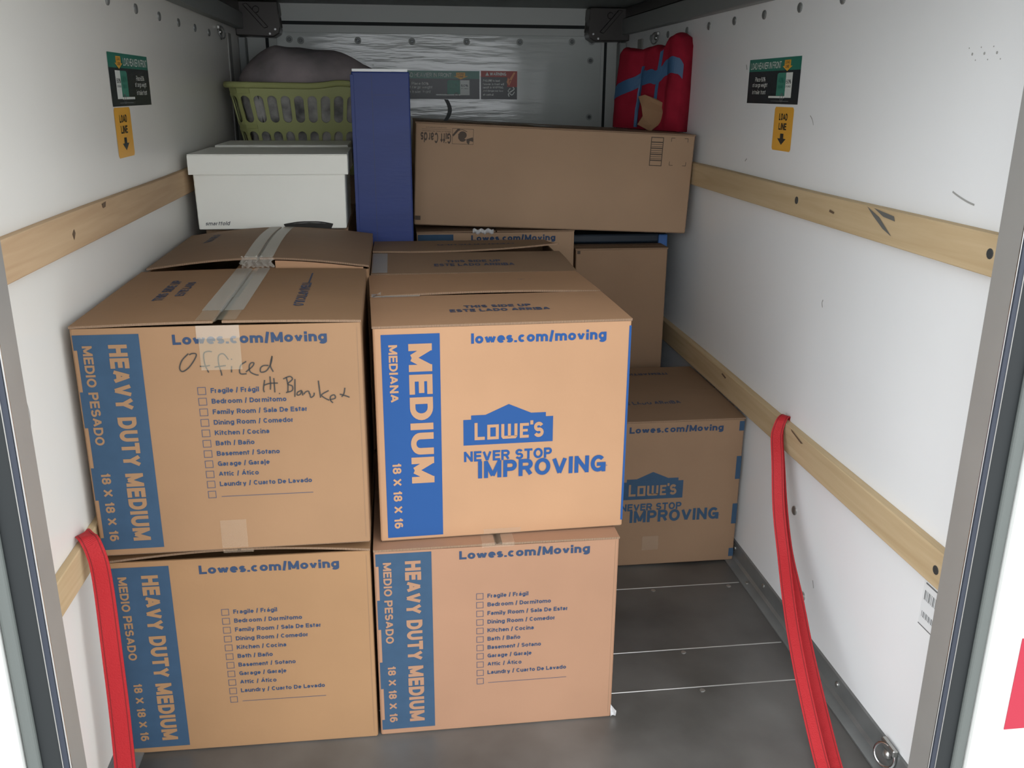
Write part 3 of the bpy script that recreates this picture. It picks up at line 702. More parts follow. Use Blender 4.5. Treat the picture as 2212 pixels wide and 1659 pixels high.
# front left, lower
b = moving_box(-0.4034, -0.1618, 0.0, -0.45, H0, M['card_low'], 'lower left heavy duty box in the front row, on the floor by the red strap')
carton(b, S, S, H0, M['card_low']); z = flaps(b, S, S, H0, M['card_low'], 'y', b=0.0155, gap=0.006, sag=0.15)
heavy_print(b, M['card_low'], dashes=False)
tape_top(b, z, S, S, 'y', 0.228, 0.026, 0.0, S, M['tapeg'], drop0=0.008)
# front left, upper
b = moving_box(-0.4010, -0.1821, 0.4270, 0.34, H0, M['card_mid'], 'upper left box in the front row with black marker handwriting')
carton(b, S, S, H0, M['card_mid'], 0.05); z = flaps(b, S, S, H0, M['card_mid'], 'y', b=0.004, gap=0.015)
heavy_print(b, M['card_mid'])
tape_top(b, z, S, S, 'y', 0.226, 0.034, 0.07, S-0.002, M['tape'], drop0=0.0)
tape_top(b, z, S, S, 'y', 0.226, 0.032, 0.0, 0.075, M['tapef'], drop0=0.0)
tab(b, 0.194, 0.382, 0.262, 0.4040, M['tape2']); tab(b, 0.197, 0.329, 0.262, 0.382, M['tapef']); tab(b, 0.202, 0.005, 0.246, 0.058, M['tapeg'])
top = onflap(z)
multi('flap_lettering', (text(top, 'THIS SIDE UP', 0.088, 0.165, 0.106, 0.345, 0.0006, 1, 0.04), text(top, 'ESTE LADO', 0.120, 0.20, 0.136, 0.325, 0.0006, 1, 0.04),
    text(top, 'ITEM/ARTICULO', 0.337, 0.10, 0.358, 0.30, 0.0006, 3, 0.04), P2(top, [rect(0.349, 0.30, 0.352, 0.40)], 0.0006)), M['bluegrey'], b)
HAND = {
'O':[(0.179, 0.358), (0.168, 0.347), (0.163, 0.334), (0.167, 0.328), (0.178, 0.335), (0.189, 0.35), (0.191, 0.357), (0.185, 0.358), (0.18, 0.356)],
'f1':[(0.216, 0.36), (0.21, 0.361), (0.203, 0.357), (0.203, 0.34), (0.206, 0.33), (0.208, 0.325)],
'f1b':[(0.195, 0.336), (0.203, 0.336), (0.211, 0.337)],
'f2':[(0.241, 0.346), (0.234, 0.356), (0.226, 0.353), (0.225, 0.339), (0.228, 0.323), (0.228, 0.319)],
'f2b':[(0.218, 0.334), (0.226, 0.335), (0.236, 0.336)],
'i':[(0.245, 0.335), (0.244, 0.324)], 'idot':[(0.246, 0.3475), (0.246, 0.3455)],
'c':[(0.269, 0.342), (0.26, 0.336), (0.257, 0.326), (0.259, 0.321), (0.268, 0.321)],
'e':[(0.267, 0.324), (0.278, 0.333), (0.281, 0.339), (0.276, 0.339), (0.273, 0.333), (0.274, 0.324), (0.282, 0.319), (0.287, 0.318)],
'd':[(0.304, 0.334), (0.296, 0.334), (0.291, 0.33), (0.291, 0.323), (0.3, 0.325), (0.308, 0.337), (0.311, 0.35), (0.307, 0.334), (0.311, 0.323)],
'H1':[(0.296, 0.309), (0.293, 0.294), (0.294, 0.288)], 'H2':[(0.305, 0.315), (0.305, 0.301), (0.304, 0.292)], 'H3':[(0.294, 0.3), (0.304, 0.303), (0.317, 0.303)],
't1':[(0.311, 0.312), (0.311, 0.298), (0.311, 0.287)], 'dot':[(0.318, 0.2855), (0.319, 0.284)],
'B1':[(0.331, 0.313), (0.333, 0.3), (0.332, 0.287)], 'B2':[(0.326, 0.31), (0.337, 0.314), (0.341, 0.309), (0.333, 0.301), (0.34, 0.297), (0.339, 0.289), (0.329, 0.286)],
'l':[(0.345, 0.309), (0.344, 0.292), (0.343, 0.278)], 'a':[(0.355, 0.289), (0.348, 0.286), (0.347, 0.281), (0.352, 0.282), (0.355, 0.288), (0.356, 0.28)],
'n':[(0.358, 0.282), (0.361, 0.286), (0.366, 0.287), (0.367, 0.282)], 'u':[(0.368, 0.283), (0.369, 0.276), (0.374, 0.279), (0.375, 0.284)],
'k1':[(0.383, 0.305), (0.384, 0.29), (0.385, 0.275)], 'k2':[(0.399, 0.287), (0.387, 0.28), (0.392, 0.274), (0.399, 0.27)],
'e2':[(0.4, 0.271), (0.409, 0.273), (0.408, 0.279), (0.402, 0.277), (0.401, 0.27), (0.405, 0.265)],
't':[(0.426, 0.291), (0.424, 0.281), (0.42, 0.275)], 't2':[(0.417, 0.28), (0.426, 0.277), (0.433, 0.274)]}
obj('handwriting', join(*[stroke(front, p, 0.0021, 0.0011) for p in HAND.values()]), M['ink'], b, label='black marker handwriting reading Officed and Ht. Blanket')
# front right, lower
b = moving_box(0.0590, -0.1624, 0.0, 0.27, 0.402, M['card_pink'], 'rosy heavy duty box on the floor, lower right of the front row')
carton(b, S, S, 0.4015, M['card_pink']); z = flaps(b, S, S, 0.4015, M['card_pink'], 'y', b=0.001, gap=0.014)
heavy_print(b, M['card_pink'])
tape_top(b, z, S, S, 'y', 0.228, 0.030, 0.0, S, M['tapeg'], drop0=0.008)
obj('tape_curl', grid(6, 3, lambda s, t: (0.455+0.010*s, -0.004+0.004*math.sin(3*s+2*t), 0.004+0.026*t-0.010*s*t)), M['tapew'], b)
# front right, upper
b = moving_box(0.0731, -0.1376, 0.4040, 1.91, H0, M['card_bright'], 'pale box with bright blue MEDIUM band and shop emblem, upper right of front row')
carton(b, S, S, H0, M['card_bright']); z = flaps(b, S, S, H0, M['card_bright'], 'x', b=0.002, gap=0.003, lift=(0, 0.006))
obj('blue_band', P2(front, [rect(0.0135, 0.008, 0.1145, 0.3925)], 0.0005), M['blue'], b)
for nm, l_ in (('size_lettering', text(front, 'MEDIUM', 0.0600, 0.114, 0.1005, 0.375, 0.0009, 3, 0.045)), ('spanish_size_lettering', text(front, 'MEDIANA', 0.026, 0.270, 0.041, 0.374, 0.0009, 3, 0.03)),
    ('dimension_lettering', text(front, '18 X 18 X 16', 0.026, 0.026, 0.0415, 0.155, 0.0009, 3, 0.03))): obj(nm, l_, M['card_bright'], b)
obj('web_address', text(front, 'lowes.com/moving', 0.169, 0.3665, 0.411, 0.3915, 0.0006, 0, 0.045), M['blue'], b)
logo(b, M['card_bright'], M['blue'])
obj('side_band', join(P2(front, [rect(0.4525, 0.014, 0.4566, 0.395)], 0.0005), P2(plane((S, 0, 0), (0, 1, 0), (0, 0, 1)), [rect(0.004, 0.014, 0.105, 0.395)], 0.0005)), M['blue'], b)
top = onflap(z)
multi('flap_lettering', (text(top, 'THIS SIDE UP', 0.170, 0.112, 0.296, 0.132, 0.0006, 0, 0.05), text(top, 'ESTE LADO ARRIBA', 0.141, 0.082, 0.326, 0.103, 0.0006, 0, 0.05),
    text(top, 'ITEM/ARTICULO', 0.192, 0.350, 0.361, 0.372, 0.0006, 2, 0.05), P2(top, [rect(0.10, 0.366, 0.188, 0.369)], 0.0006)), M['bluegrey'], b)
tape_top(b, z, S, S, 'x', 0.232, 0.016, 0.002, 0.095, M['tape'])
obj('tape_curl', grid(5, 4, lambda s, t: (0.002+0.018*s, 0.215+0.02*t, z(0.01, 0.22)+0.002+0.010*s*(1-t))), M['tapew'], b)
tab(b, 0.19, 0.003, 0.26, 0.013, M['tapeg'])
# right, on the floor further back
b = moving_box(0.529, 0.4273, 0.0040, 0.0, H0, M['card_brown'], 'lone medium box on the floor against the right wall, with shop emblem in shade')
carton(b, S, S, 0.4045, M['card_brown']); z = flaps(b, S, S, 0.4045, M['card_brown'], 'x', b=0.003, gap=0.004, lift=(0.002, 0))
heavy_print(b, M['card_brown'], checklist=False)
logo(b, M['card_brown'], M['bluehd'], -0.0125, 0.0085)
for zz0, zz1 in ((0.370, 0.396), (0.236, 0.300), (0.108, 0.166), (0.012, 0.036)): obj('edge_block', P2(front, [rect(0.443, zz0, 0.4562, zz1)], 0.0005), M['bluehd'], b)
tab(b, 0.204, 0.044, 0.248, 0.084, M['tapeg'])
top = onflap(z)
multi('flap_lettering', (text(top, 'THIS SIDE UP', 0.170, 0.155, 0.298, 0.178, 0.0006, 0, 0.05), text(top, 'ESTE LADO ARRIBA', 0.141, 0.118, 0.326, 0.143, 0.0006, 0, 0.05),
    text(top, 'ITEM/ARTICULO', 0.200, 0.375, 0.365, 0.398, 0.0006, 2, 0.05)), M['bluegrey'], b)
# second row, left: lower (hidden) and upper
b = moving_box(-0.3980, 0.305, 0.0, 0, H0, M['card_mid'], 'hidden bottom box of the second row on the left, under the bulging taped box')
carton(b, S, S, 0.405, M['card_mid']); flaps(b, S, S, 0.405, M['card_mid'], 'y', b=0.001)
b = moving_box(-0.3985, 0.2975, 0.4110, 0.0, H0, M['card_far'], 'bulging box with wrinkled tape behind the handwritten box on the left')
hh = 0.4270
carton(b, S, S, hh-0.004, M['card_mid'], 0.05); z = flaps(b, S, S, hh, M['card_brown'], 'y', b=0.028, gap=0.006, sag=0.3)
obj('inner_flap', bev(box(0.18, S-0.02, 0.002, 0.2, hh-0.009, hh-0.004), 0.001, 1), M['card_bright'], b)
vf_, _m = slab(14, 1, lambda s, t: (0.262+0.183*s, 0.001, hh-0.008+t*max(0.004, z(0.262+0.183*s, 0)-hh+0.0015)), lambda s, t: (0.262+0.183*s, 0.005, hh-0.008+t*max(0.004, z(0.262+0.183*s, 0)-hh+0.0015)))
obj('flap_edge_board', vf_, M['card_bright'], b)
tape_top(b, z, S, S, 'y', 0.228, 0.030, 0.0, S, M['tape'])
obj('crumpled_tape', grid(18, 6, lambda s, t: (0.192+0.066*s+0.004*math.sin(9*t), -0.004-0.004*t+0.003*math.sin(29*s+5*t), z(0.2, 0)+0.003-0.022*t+0.0025*math.sin(41*s+9*t))), M['tape2'], b)
obj('flap_lettering', text(onflap(z), 'THIS SIDE UP', 0.07, 0.24, 0.09, 0.38, 0.0006, 1, 0.04), M['bluegrey'], b)
# second row, right
b = moving_box(0.062, 0.336, 0.0, 0, H0, M['card_mid'], 'hidden bottom box of the second row, under the box with the lifted flap')
carton(b, S, S, 0.4035, M['card_mid']); flaps(b, S, S, 0.4035, M['card_mid'], 'x', b=0.001)
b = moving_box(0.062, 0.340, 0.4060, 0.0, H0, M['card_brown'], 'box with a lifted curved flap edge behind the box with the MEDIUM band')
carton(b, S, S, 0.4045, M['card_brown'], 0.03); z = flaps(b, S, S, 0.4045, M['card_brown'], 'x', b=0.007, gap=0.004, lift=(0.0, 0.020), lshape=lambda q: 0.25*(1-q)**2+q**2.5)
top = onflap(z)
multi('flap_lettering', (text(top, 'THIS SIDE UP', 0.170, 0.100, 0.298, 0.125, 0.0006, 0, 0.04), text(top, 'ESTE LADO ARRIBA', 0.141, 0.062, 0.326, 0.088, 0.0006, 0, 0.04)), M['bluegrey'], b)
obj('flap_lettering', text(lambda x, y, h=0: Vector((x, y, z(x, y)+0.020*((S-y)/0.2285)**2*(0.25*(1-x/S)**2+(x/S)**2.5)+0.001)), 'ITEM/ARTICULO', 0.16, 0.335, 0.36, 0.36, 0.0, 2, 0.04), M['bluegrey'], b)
obj('packing_tape', grid(2, 12, lambda s, t: (0.001+0.034*s, 0.005+0.215*t, z(0.01, 0.005+0.215*t)+0.001)), M['tape'], b)
# third row, centre: two boxes under the long carton
b = moving_box(0.1765, 0.950, 0.0, 0, H0, M['card_mid'], 'hidden bottom box of the third row, under the box with the crumpled clear tape')
carton(b, S, S, 0.408, M['card_mid']); flaps(b, S, S, 0.408, M['card_mid'], 'x', b=0.001)
b = moving_box(0.1765, 0.950, 0.4110, 0.0, H0, M['card_far'], 'box under the long carton, with crumpled clear tape on its top edge')
carton(b, S, S, 0.4015, M['card_far']); z = flaps(b, S, S, 0.4015, M['card_far'], 'y', b=0.001, gap=0.004)
heavy_print(b, M['card_far'])
obj('crumpled_tape', grid(12, 4, lambda s, t: (0.160+0.060*s, -0.004-0.004*math.sin(PI*t)+0.002*math.sin(30*s), 0.4080-0.013*t+0.003*math.sin(19*s))), M['tapew'], b)
# tall brown carton
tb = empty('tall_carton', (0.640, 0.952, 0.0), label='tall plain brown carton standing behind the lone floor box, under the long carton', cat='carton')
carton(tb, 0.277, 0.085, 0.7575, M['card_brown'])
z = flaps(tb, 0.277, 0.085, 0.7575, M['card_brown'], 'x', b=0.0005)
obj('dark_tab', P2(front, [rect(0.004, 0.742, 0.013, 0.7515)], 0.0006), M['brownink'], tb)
# blue tote glimpsed in the gap behind it
tt = empty('storage_tote', (0.640, 1.062, 0.0), label='dark blue tote glimpsed in the gap under the right end of the long carton', cat='tote')
obj('tub', bev(box(0.005, 0.300, 0.005, 0.34, 0.0, 0.755), 0.01, 2), M['navy'], tt)
obj('rim', bev(box(0.0, 0.308, 0.0, 0.35, 0.755, 0.783), 0.006, 2), M['navy'], tt)
obj('corner_latch', bev(box(0.276, 0.304, -0.012, 0.0, 0.64, 0.782), 0.003, 2), M['cobalt2'], tt, label='bright blue corner latch')

# ------------------------------------------------------------------ long carton on top
lc = empty('long_carton', (0.170, 0.945, 0.8335), ry=math.radians(2.45), label='long gift card carton lying across the back right boxes, print upside down', cat='carton')
LW, LD, LH = 0.795, 0.36, 0.281
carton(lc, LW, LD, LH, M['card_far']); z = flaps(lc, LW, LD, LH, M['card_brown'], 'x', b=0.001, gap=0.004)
obj('gift_card_lettering', join(text(front, 'Gift Cards', 0.014, 0.226, 0.098, 0.2545, 0.0006, 2, 0.02), text(front, 'Millions of items. No expiration.', 0.017, 0.256, 0.097, 0.260, 0.0006, 2, 0.0),
    text(front, 'www.amazon.com/giftcards', 0.028, 0.266, 0.085, 0.2695, 0.0006, 2, 0.0), P2(front, [rect(0.017, 0.2625, 0.098, 0.2632)], 0.0006)), M['brownink'], lc)
obj('gift_card_emblem', join(P2(front, frame_rect(0.101, 0.226, 0.160, 0.268, 0.0010), 0.0006), text(front, 'a', 0.117, 0.233, 0.141, 0.261, 0.0008, 2, 0.07),
    P2(front, [[(0.101, 0.250), (0.116, 0.268), (0.124, 0.268), (0.104, 0.246)], [(0.140, 0.240), (0.158, 0.246), (0.160, 0.234), (0.150, 0.236), (0.148, 0.226), (0.142, 0.230)]], 0.0008),
    stroke(front, [(0.118, 0.262), (0.128, 0.265), (0.142, 0.260)], 0.0015, 0.0007)), M['brownink'], lc)
bb = frame_rect(0.666, 0.190, 0.703, 0.270, 0.0022)+[rect(0.668, 0.204+0.0056*i, 0.701, 0.204+0.0056*i+(0.0014 if i % 3 else 0.003)) for i in range(10)]
obj('barcode', P2(front, bb, 0.0006), M['brownink'], lc)
for x, zz, sx, sz in ((0.725, 0.270, 1, -1), (0.775, 0.270, -1, -1), (0.725, 0.193, 1, 1), (0.775, 0.193, -1, 1)):
    cr = [rect(min(x, x+sx*0.011), min(zz, zz+sz*0.0014), max(x, x+sx*0.011), max(zz, zz+sz*0.0014)), rect(min(x, x+sx*0.0014), min(zz, zz+sz*0.011), max(x, x+sx*0.0014), max(zz, zz+sz*0.011))]
    obj('corner_mark', P2(front, cr, 0.0006), M['brownink'], lc)
obj('dark_tab', P2(front, [rect(0.002, 0.014, 0.018, 0.026)], 0.0006), M['brownink'], lc)
obj('packing_tape', grid(20, 2, lambda s, t: (0.004+0.75*s, 0.155+0.05*t, z(0.1, 0.1)+0.0012)), M['tape'], lc)
obj('packing_tape', grid(2, 6, lambda s, t: (0.33+0.065*s, 0.002+0.17*t, z(0.1, 0.1)+0.0018)), M['tape'], lc)
obj('tape_curl', grid(3, 10, lambda s, t: (0.085+0.012*s+0.012*math.sin(PI*t), 0.17, LH+0.060*t+0.001)), M['groove'], lc)
fpts = [(0.840, 1.104), (0.858, 1.128), (0.852, 1.154), (0.838, 1.183), (0.862, 1.188), (0.902, 1.176), (0.933, 1.160), (0.932, 1.135), (0.912, 1.101), (0.888, 1.083)]
ca, sa = math.cos(math.radians(2.45)), math.sin(math.radians(2.45))
Vf = []
for yy in (0.0, 0.004):
    for x, zz in fpts:
        X_, Z_ = x-0.170, zz-0.8335
        lx = X_*ca-Z_*sa; lz = X_*sa+Z_*ca
        Vf.append((lx, 0.135+yy+0.03*math.sin((lx-0.66)*25), max(lz, LH-0.003)))
nf = len(fpts)
obj('torn_flap', (Vf, [tuple(range(nf)), tuple(range(2*nf-1, nf-1, -1))]+[((k+1) % nf, k, k+nf, (k+1) % nf+nf) for k in range(nf)]), M['card_mid'], lc)

# ------------------------------------------------------------------ white lidded boxes
def file_box(x, y, z0, w, d, h, label, brand, rot=0.0):
    f = empty('file_box', (x, y, z0), rot, label=label, cat='file box', group='white lidded boxes')
    t = 0.008
    vb = box(t, w-t, t, d-t, 0, h-0.004); tub = ([(px+(0.004 if pz < 0.01 and px < w/2 else (-0.002 if pz < 0.01 else 0)), py, pz) for px, py, pz in vb[0]], vb[1])
    bo = obj('box_body', bev(tub, 0.002, 1), M['white_board'], f)
    lid = join(bev(box(0, w, 0, d, h-0.004, h), 0.0015, 1), box(0, w, 0, 0.003, h-0.050, h-0.004), box(0, w, d-0.003, d, h-0.050, h-0.004), box(0, 0.003, 0.003, d-0.003, h-0.050, h-0.004), box(w-0.003, w, 0.003, d-0.003, h-0.050, h-0.004))
    obj('lid', lid, M['white_board'], f)
    if brand:
        fp = lambda u, v, hh=0: Vector((u, t-0.0006-hh, v))
        obj('maker_name', text(fp, 'smartfold', 0.030, 0.011, 0.090, 0.021, 0.0002, 0, 0.02, 0.5), M['stgrey'], f)
        obj('hand_slot', join(stroke(fp, [(0.225, 0.011), (0.26, 0.0165), (0.29, 0.0175), (0.32, 0.0165), (0.350, 0.011)], 0.0035, 0.0003), P2(fp, [[(0.232, 0.0), (0.345, 0.0), (0.350, 0.010), (0.32, 0.0145), (0.29, 0.0155), (0.26, 0.0145), (0.225, 0.010)]], 0.0001)), M['dark'], f)
        sp = lambda u, v, hh=0: Vector((w-t+0.0006+hh, u, v))
        obj('side_print', join(*[stroke(sp, [(0.02+0.03*k, 0.02+0.035*k), (0.06+0.03*k, 0.035+0.035*k)], 0.002, 0.0002) for k in range(3)]), M['bluegrey'], f)
    return f
file_box(-0.3930, 0.757, 0.8510, 0.3945, 0.305, 0.1885, 'white lidded file box in front of the laundry basket, maker name at lower left', True)
file_box(-0.3800, 1.072, 0.8510, 0.37, 0.26, 0.1935, 'second white lidded box, only its lid edge showing behind the nearer one', False)
# hidden cartons carrying the white boxes and the basket
for (x, y, zz, w, d, h, lb) in ((-0.372, 0.80, 0.0, 0.365, 0.53, 0.849, 'hidden brown carton carrying the two white lidded boxes'), (-0.36, 1.345, 0.0, 0.50, 0.30, 0.933, 'hidden brown carton carrying the laundry basket')):
    e = empty('support_carton', (x, y, zz), label=lb, cat='carton')
    carton(e, w, d, h, M['card_far']); flaps(e, w, d, h, M['card_far'], 'x', b=0.0)

# ------------------------------------------------------------------ tall cobalt carton
cb = empty('slim_carton', (0.0145, 0.803, 0.0), label='tall slim cobalt blue carton standing between the white file box and the long carton', cat='carton')
w, d, h = 0.1520, 0.10, 1.240
obj('carton_body', bev(([(0, 0, 0), (w, 0, 0), (w, d, 0), (0, d, 0), (0.004, 0, h), (w-0.001, 0, h), (w-0.001, d, h), (0.004, d, h)], box(0, 1, 0, 1, 0, 1)[1]), 0.0035, 2), M['cobalt'], cb)
obj('white_top_lip', bev(box(0.006, w-0.006, 0.001, d-0.004, h-0.0005, h+0.0065), 0.001, 1), M['paper'], cb)
pf = lambda u, v, hh=0: Vector((u, -0.0003-hh, v))
obj('tuck_seam', P2(pf, [rect(0.0545, 0.6, 0.0552, 1.232), rect(0.060, 1.183, 0.115, 1.1836)], 0.0002), M['gasket'], cb)
obj('side_flap_edge', bev(box(0.001, 0.010, -0.0018, 0.0, 0.8, 1.232), 0.0006, 1), M['cobalt'], cb)

# ------------------------------------------------------------------ laundry basket
lb = empty('laundry_basket', (-0.125, 1.550, 0.936), label='lime green plastic laundry basket with slotted sides behind the white file box', cat='basket')
BW, BD, BH, BT = 0.262, 0.19, 0.275, 0.78   # half width, half depth, height, bottom scale
def per(s):
    """rounded-rectangle perimeter, s in 0..1, starting front-left going right; returns unit offsets"""
    r = 0.07; a, b_ = BW-r, BD-r
    segs = [(2*a, 'f'), (PI*r/2, 'c1'), (2*b_, 'r'), (PI*r/2, 'c2'), (2*a, 'b'), (PI*r/2, 'c3'), (2*b_, 'l'), (PI*r/2, 'c4')]
    L = sum(q for q, _ in segs); t = (s % 1)*L
    for q, n in segs:
        if t <= q: break
        t -= q
    if n == 'f': return (-a+t, -BD)
    if n == 'r': return (BW, -b_+t)
    if n == 'b': return (a-t, BD)
    if n == 'l': return (-BW, b_-t)
    an = t/r
    if n == 'c1': an += -PI/2; return (a+r*math.cos(an), -b_+r*math.sin(an))
    if n == 'c2': return (a+r*math.cos(an), b_+r*math.sin(an))
    if n == 'c3': an += PI/2; return (-a+r*math.cos(an), b_+r*math.sin(an))
    an += PI; return (-a+r*math.cos(an), -b_+r*math.sin(an))
def bas(s, t, off=0.0):
    x, y = per(s); k = BT+(1-BT)*t**0.9
    return (x*k*(1+off), y*k*(1+off), BH*t)
NC = 40
V = []; F = []
rows_ = [(0.06, 0.52), (0.56, 0.90)]
def cell(s0, s1, t0, t1):
    # cell with an upright stadium hole
    cs, ct = (s0+s1)/2, (t0+t1)/2; hw = (s1-s0)*0.36; hh = (t1-t0)*0.43
    n = 20; inn = []; out_ = []
    per_m = 1.62; ar = (hw*per_m)/(BH)    # radius of the end in t units
    for k in range(n):
        an = 2*PI*k/n+PI/n; c_, s_ = math.cos(an), math.sin(an)
        inn.append((cs+hw*c_, ct+(hh-ar)*(1 if s_ > 0 else -1)+ar*s_))
        m_ = max(abs(c_), abs(s_)); out_.append((cs+(s1-s0)/2*c_/m_, ct+(t1-t0)/2*s_/m_))
    b0 = len(V)
    for p in inn+out_: V.append(bas(*p))
    for k in range(n):
        k2 = (k+1) % n; F.append((b0+k, b0+n+k, b0+n+k2, b0+k2))
for i in range(NC):
    s0, s1 = i/NC, (i+1)/NC
    for t0, t1 in rows_: cell(s0, s1, t0, t1)
    for t0, t1 in ((0, 0.06), (0.52, 0.56), (0.90, 1.0)):
        b0 = len(V); V += [bas(s0, t0), bas(s1, t0), bas(s1, t1), bas(s0, t1)]; F.append((b0, b0+1, b0+2, b0+3))
b0 = len(V); V += [bas(i/NC, 0) for i in range(NC)]; F.append(tuple(range(b0+NC-1, b0-1, -1)))
bk = obj('slotted_tub', (V, F), M['lime'], lb)
so = bk.modifiers.new('wall', 'SOLIDIFY'); so.thickness = 0.003; so.offset = 1
def rimf(s, q):
    s = s % 1; x, y = per(s); an = 2*PI*q
    dz = 0.010*math.exp(-((s-0.165)/0.03)**2)-0.003*math.sin(s*2*PI)
    k = 1.035+0.022*math.cos(an)
    return (x*k, y*k, BH-0.003+dz+0.0095*math.sin(an))
obj('rim', grid(96, 8, rimf), M['lime'], lb, smooth=True)
# laundry inside
def heap(s, t):
    t = min(t, 0.999)
    a = 2*PI*s; r = t
    x = -0.01+0.245*r*math.cos(a); y = 0.17*r*math.sin(a)
    top = 0.128*(1-r**3.6)**0.6 if r < 1 else 0
    top *= (1.02-0.30*max(0, (x+0.05)/0.25)-0.14*max(0, (-x-0.12)/0.13)) if r < 1 else 1
    p = Vector((x*6, y*6, 2.0)); top += 0.014*noise.noise(p*1.3)*(1-r**4)+0.006*math.sin(x*30+y*22+3*noise.noise(p))*(1-r**4)
    return (x, y, 0.255+top)
hp = empty('laundry_heap', (-0.125, 1.550, 0.940), label='heap of mauve grey bedding piled in the green laundry basket', cat='laundry')
obj('top_quilt', grid(72, 20, heap), M['cloth'], hp, smooth=True)
obj('lower_linen', join(grid(60, 12, lambda s, t: (lambda q, n: (q[0]*0.93*n, q[1]*0.93*n, q[2]))(bas(s, 0.03+0.93*t), 0.97+0.03*noise.noise(Vector((s*40, t*6, 1))))), P2(plane((0, 0, 0), (1, 0, 0), (0, 1, 0)), [[(bas(i/40, 0)[0]*0.9, bas(i/40, 0)[1]*0.9) for i in range(40)]], 0.006)), M['linen'], hp, smooth=True)

# ------------------------------------------------------------------ red blanket bundle
A = Vector((0.822, 1.275, 1.0925)); B = Vector((0.986, 1.085, 1.0900))
U = (B-A); RW = U.length; U.normalize(); NN = Vector((U.y, -U.x, 0)).normalized()   # NN towards the door
if NN.y > 0: NN = -NN
rb = empty('blanket_bundle', (0.904, 1.18, 1.0862), ry=math.radians(2.45), label='folded red blanket bundle bound with blue tape, upright at the back right', cat='blanket')
mid = (A+B)/2
def topz(s):   # outline of the bundle's top edge
    pts = [(0.0, 0.228), (0.04, 0.238), (0.10, 0.236), (0.30, 0.232), (0.42, 0.240), (0.55, 0.246), (0.62, 0.236), (0.68, 0.246), (0.76, 0.272), (0.86, 0.280), (0.95, 0.270), (1.0, 0.244)]
    for (a, za), (b_, zb_) in zip(pts, pts[1:]):
        if s <= b_: k = (s-a)/(b_-a); k = k*k*(3-2*k); return za+(zb_-za)*k
    return pts[-1][1]
def lobes(s): return 0.010*abs(math.sin(PI*(s*2.6-0.02)))**0.6+(0.016*math.exp(-((s-0.86)/0.11)**2))
def redp(s, a):
    """closed cross-section around the thickness: a in 0..1 (0 front bottom -> over the top -> back bottom)"""
    hz = topz(s); th = 0.055*(1-0.25*(2*s-1)**6)
    ss = s
    if a < 0.42: k = a/0.42; z_ = hz*k*0.93; n_ = th*0.55+lobes(s)*min(1, 6*k+0.2)*(1-0.3*k)
    elif a < 0.58:
        an = (a-0.42)/0.16*PI; z_ = hz*(0.93+0.07*math.sin(an)); n_ = (th*0.55+lobes(s)*0.7)*math.cos(an) if an < PI/2 else th*0.75*math.cos(an)
    else: k = 1-(a-0.58)/0.42; z_ = hz*k*0.93; n_ = -th*0.75
    xx = (s-0.5)*RW*(0.97+0.03*math.sin(PI*min(1, z_/0.24)))-0.010*(z_/0.25)*(1-s)*-1
    w_ = 0.003*noise.noise(Vector((s*7, z_*30, 1)))
    p = U*xx+NN*(n_+w_)
    return Vector((p.x, p.y, z_))
vf = grid(48, 60, redp)
n1 = len(vf[0]); 
Fe = [tuple(j*49 for j in range(61)), tuple(j*49+48 for j in reversed(range(61)))]
obj('folded_blanket', (vf[0], vf[1]+Fe), M['redcloth'], rb, smooth=True)
def redfront(s, zf, lift=0.0016):
    """point on the front of the bundle at height fraction zf (0..0.93)"""
    p = redp(s, 0.42*min(1, zf/0.93)); return p+NN*lift
def band(s0, z0, s1, z1, wd, n=24, f=redfront):
    return grid(n, 3, lambda t, q: f(s0+(s1-s0)*t, (z0+(z1-z0)*t)+(q-0.5)*wd))
obj('blue_tape_band', band(0.0, 0.44, 0.46, 0.63, 0.17), M['ptape'], rb)
obj('blue_tape_band', band(0.42, 0.61, 0.995, 0.69, 0.165, f=lambda s, z_: redfront(s, z_, 0.0022)), M['ptape'], rb)
obj('blue_tape_strip', grid(3, 16, lambda t, q: redfront(0.355+0.05*t+0.03*q, 0.02+0.74*q, 0.0028)), M['ptape'], rb)
obj('blue_tape_strip', grid(3, 16, lambda t, q: redfront(0.62+0.045*t+0.035*q, 0.28+0.64*q, 0.0028)), M['ptape'], rb)

# ------------------------------------------------------------------ red webbing straps
def ribbon(pts, w, wd, t=0.0022, fold=0.0):
    P = [Vector(p) for p in pts]; Q = []
    for i in range(len(P)-1):
        p0 = P[max(i-1, 0)]; p1 = P[i]; p2 = P[i+1]; p3 = P[min(i+2, len(P)-1)]
        for k in range(6):
            q = k/6; Q.append(0.5*((2*p1)+(p2-p0)*q+(2*p0-5*p1+4*p2-p3)*q*q+(3*p1-p0-3*p2+p3)*q**3))
    Q.append(P[-1]); V = []; F = []; ed = []
    n = len(Q)
    for i, q in enumerate(Q):
        f = i/(n-1); d = (Q[min(i+1, n-1)]-Q[max(i-1, 0)]).normalized()
        side = Vector(wd(f)); side = (side-d*side.dot(d)).normalized(); nr = d.cross(side).normalized()
        ww = w(f)
        for a, b_ in ((-0.5, -0.5), (0.5, -0.5), (0.5, 0.5), (-0.5, 0.5)): V.append(q+side*ww*a+nr*t*b_)
        ed.append((q, side, nr, ww))
    for i in range(n-1):
        for k in range(4): F.append((i*4+k, i*4+(k+1) % 4, (i+1)*4+(k+1) % 4, (i+1)*4+k))
    F += [(3, 2, 1, 0), tuple(range((n-1)*4, n*4))]
    return (V, F), ed
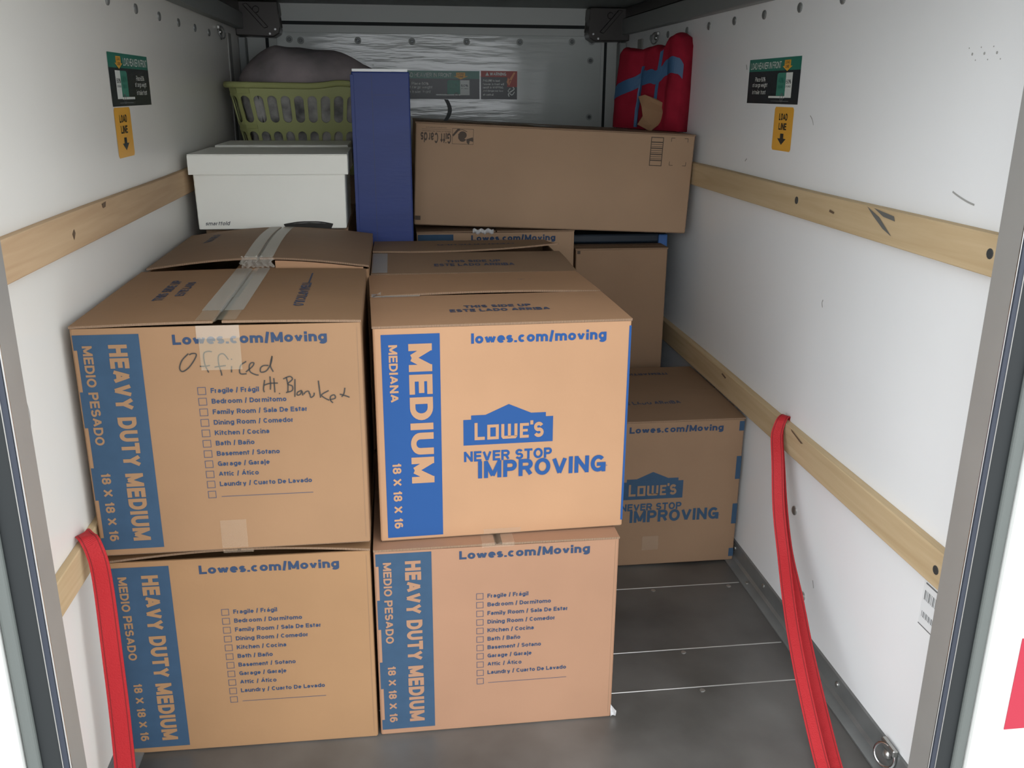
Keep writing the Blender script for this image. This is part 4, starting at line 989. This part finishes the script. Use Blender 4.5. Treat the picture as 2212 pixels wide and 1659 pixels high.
def stitches(ed, t=0.0022):
    out = []
    for a in (-0.36, 0.36):
        for sgn in (-1, 1):
            V = []; F = []
            for q, s_, n_, w_ in ed:
                for b_ in (-0.0008, 0.0008): V.append(q+s_*(w_*a+b_)+n_*sgn*(t/2+0.0003))
            for i in range(len(ed)-1): F.append((2*i, 2*i+1, 2*i+3, 2*i+2))
            out.append((V, F))
    return join(*out)
def strap(label, runs):
    o = empty('webbing_strap', runs[0][0][0], label=label, cat='strap', group='red tie straps')
    o0 = Vector(runs[0][0][0])
    for i, (pts, w, wd) in enumerate(runs):
        vf, ed = ribbon([Vector(p)-o0 for p in pts], w, wd)
        obj('webbing', vf, M['strap'], o); obj('edge_stitching', stitches(ed), M['strapd'], o)
ws_ = lambda f: (0.85, -0.45, 0)
strap('red webbing strap looped over the lower rail of the right wall', [
    ([(0.9985, 0.215, 0.476), (0.9950, 0.212, 0.489), (0.985, 0.203, 0.493), (0.9735, 0.192, 0.487), (0.965, 0.184, 0.474), (0.956, 0.170, 0.455), (0.946, 0.130, 0.41), (0.933, 0.072, 0.325), (0.922, 0.002, 0.25), (0.903, -0.084, 0.19), (0.888, -0.167, 0.135), (0.876, -0.261, 0.075), (0.865, -0.366, 0.015), (0.859, -0.43, 0.004)], lambda f: 0.019+0.007*min(1, f*2.2), lambda f: (0.85*min(1, f*4)+0.1, -1+0.5*min(1, f*4), 0)),
    ([(0.9730, 0.196, 0.470), (0.968, 0.18, 0.44), (0.962, 0.151, 0.40), (0.950, 0.090, 0.318), (0.942, 0.026, 0.240), (0.935, -0.055, 0.178), (0.923, -0.141, 0.120), (0.912, -0.239, 0.058), (0.895, -0.356, 0.006), (0.885, -0.42, 0.003)], lambda f: 0.018+0.008*min(1, f*2), lambda f: (0.7, -0.7, 0))])
strap('red webbing strap hanging from the lower rail of the left wall beside the front boxes', [
    ([(-0.4165, -0.205, 0.478), (-0.412, -0.22, 0.4905), (-0.402, -0.238, 0.496), (-0.391, -0.252, 0.494), (-0.382, -0.262, 0.480), (-0.375, -0.270, 0.455), (-0.372, -0.276, 0.40), (-0.370, -0.286, 0.31), (-0.370, -0.292, 0.20), (-0.370, -0.304, 0.087), (-0.365, -0.33, 0.012), (-0.35, -0.40, 0.003)], lambda f: 0.026+0.008*min(1, f*1.2), lambda f: (0.9*min(1, f*4)+0.05, 0.9-0.9*min(1, f*4)+0.08, 0))])

# ------------------------------------------------------------------ tie-down rings
def tie_ring(loc, s, size, label, axis=(0.5, 0.6, 0.5)):
    r = empty('tie_down_ring', loc, label=label, cat='tie ring')
    a = (-s, 0, 0)
    obj('ring', torus((-s*0.012, 0, -size*0.35), (-s*0.9, -0.35, 0.15), size, size*0.13), M['chrome'] if size > 0.02 else M['alud'], r, smooth=True)
    obj('bracket', bev(box(min(0, -s*0.010), max(0, -s*0.010), -size*1.0, size*1.0, size*0.1, size*0.75), 0.002, 1), M['steel'], r)
    obj('bolt', disc((-s*0.004, 0, -size*0.3), a, size*0.45, 0.007, dome=0.4), M['steel'], r, smooth=True)
tie_ring((XR-0.005, -0.365, 0.040), 1, 0.022, 'steel tie-down ring low on the right wall beside the door jamb')
tie_ring((XR-0.001, 1.47, 1.372), 1, 0.018, 'small tie-down ring at the top of the right wall above the red bundle')
tie_ring((XL+0.001, 1.50, 1.372), -1, 0.018, 'small tie-down ring at the top of the left wall above the laundry basket')
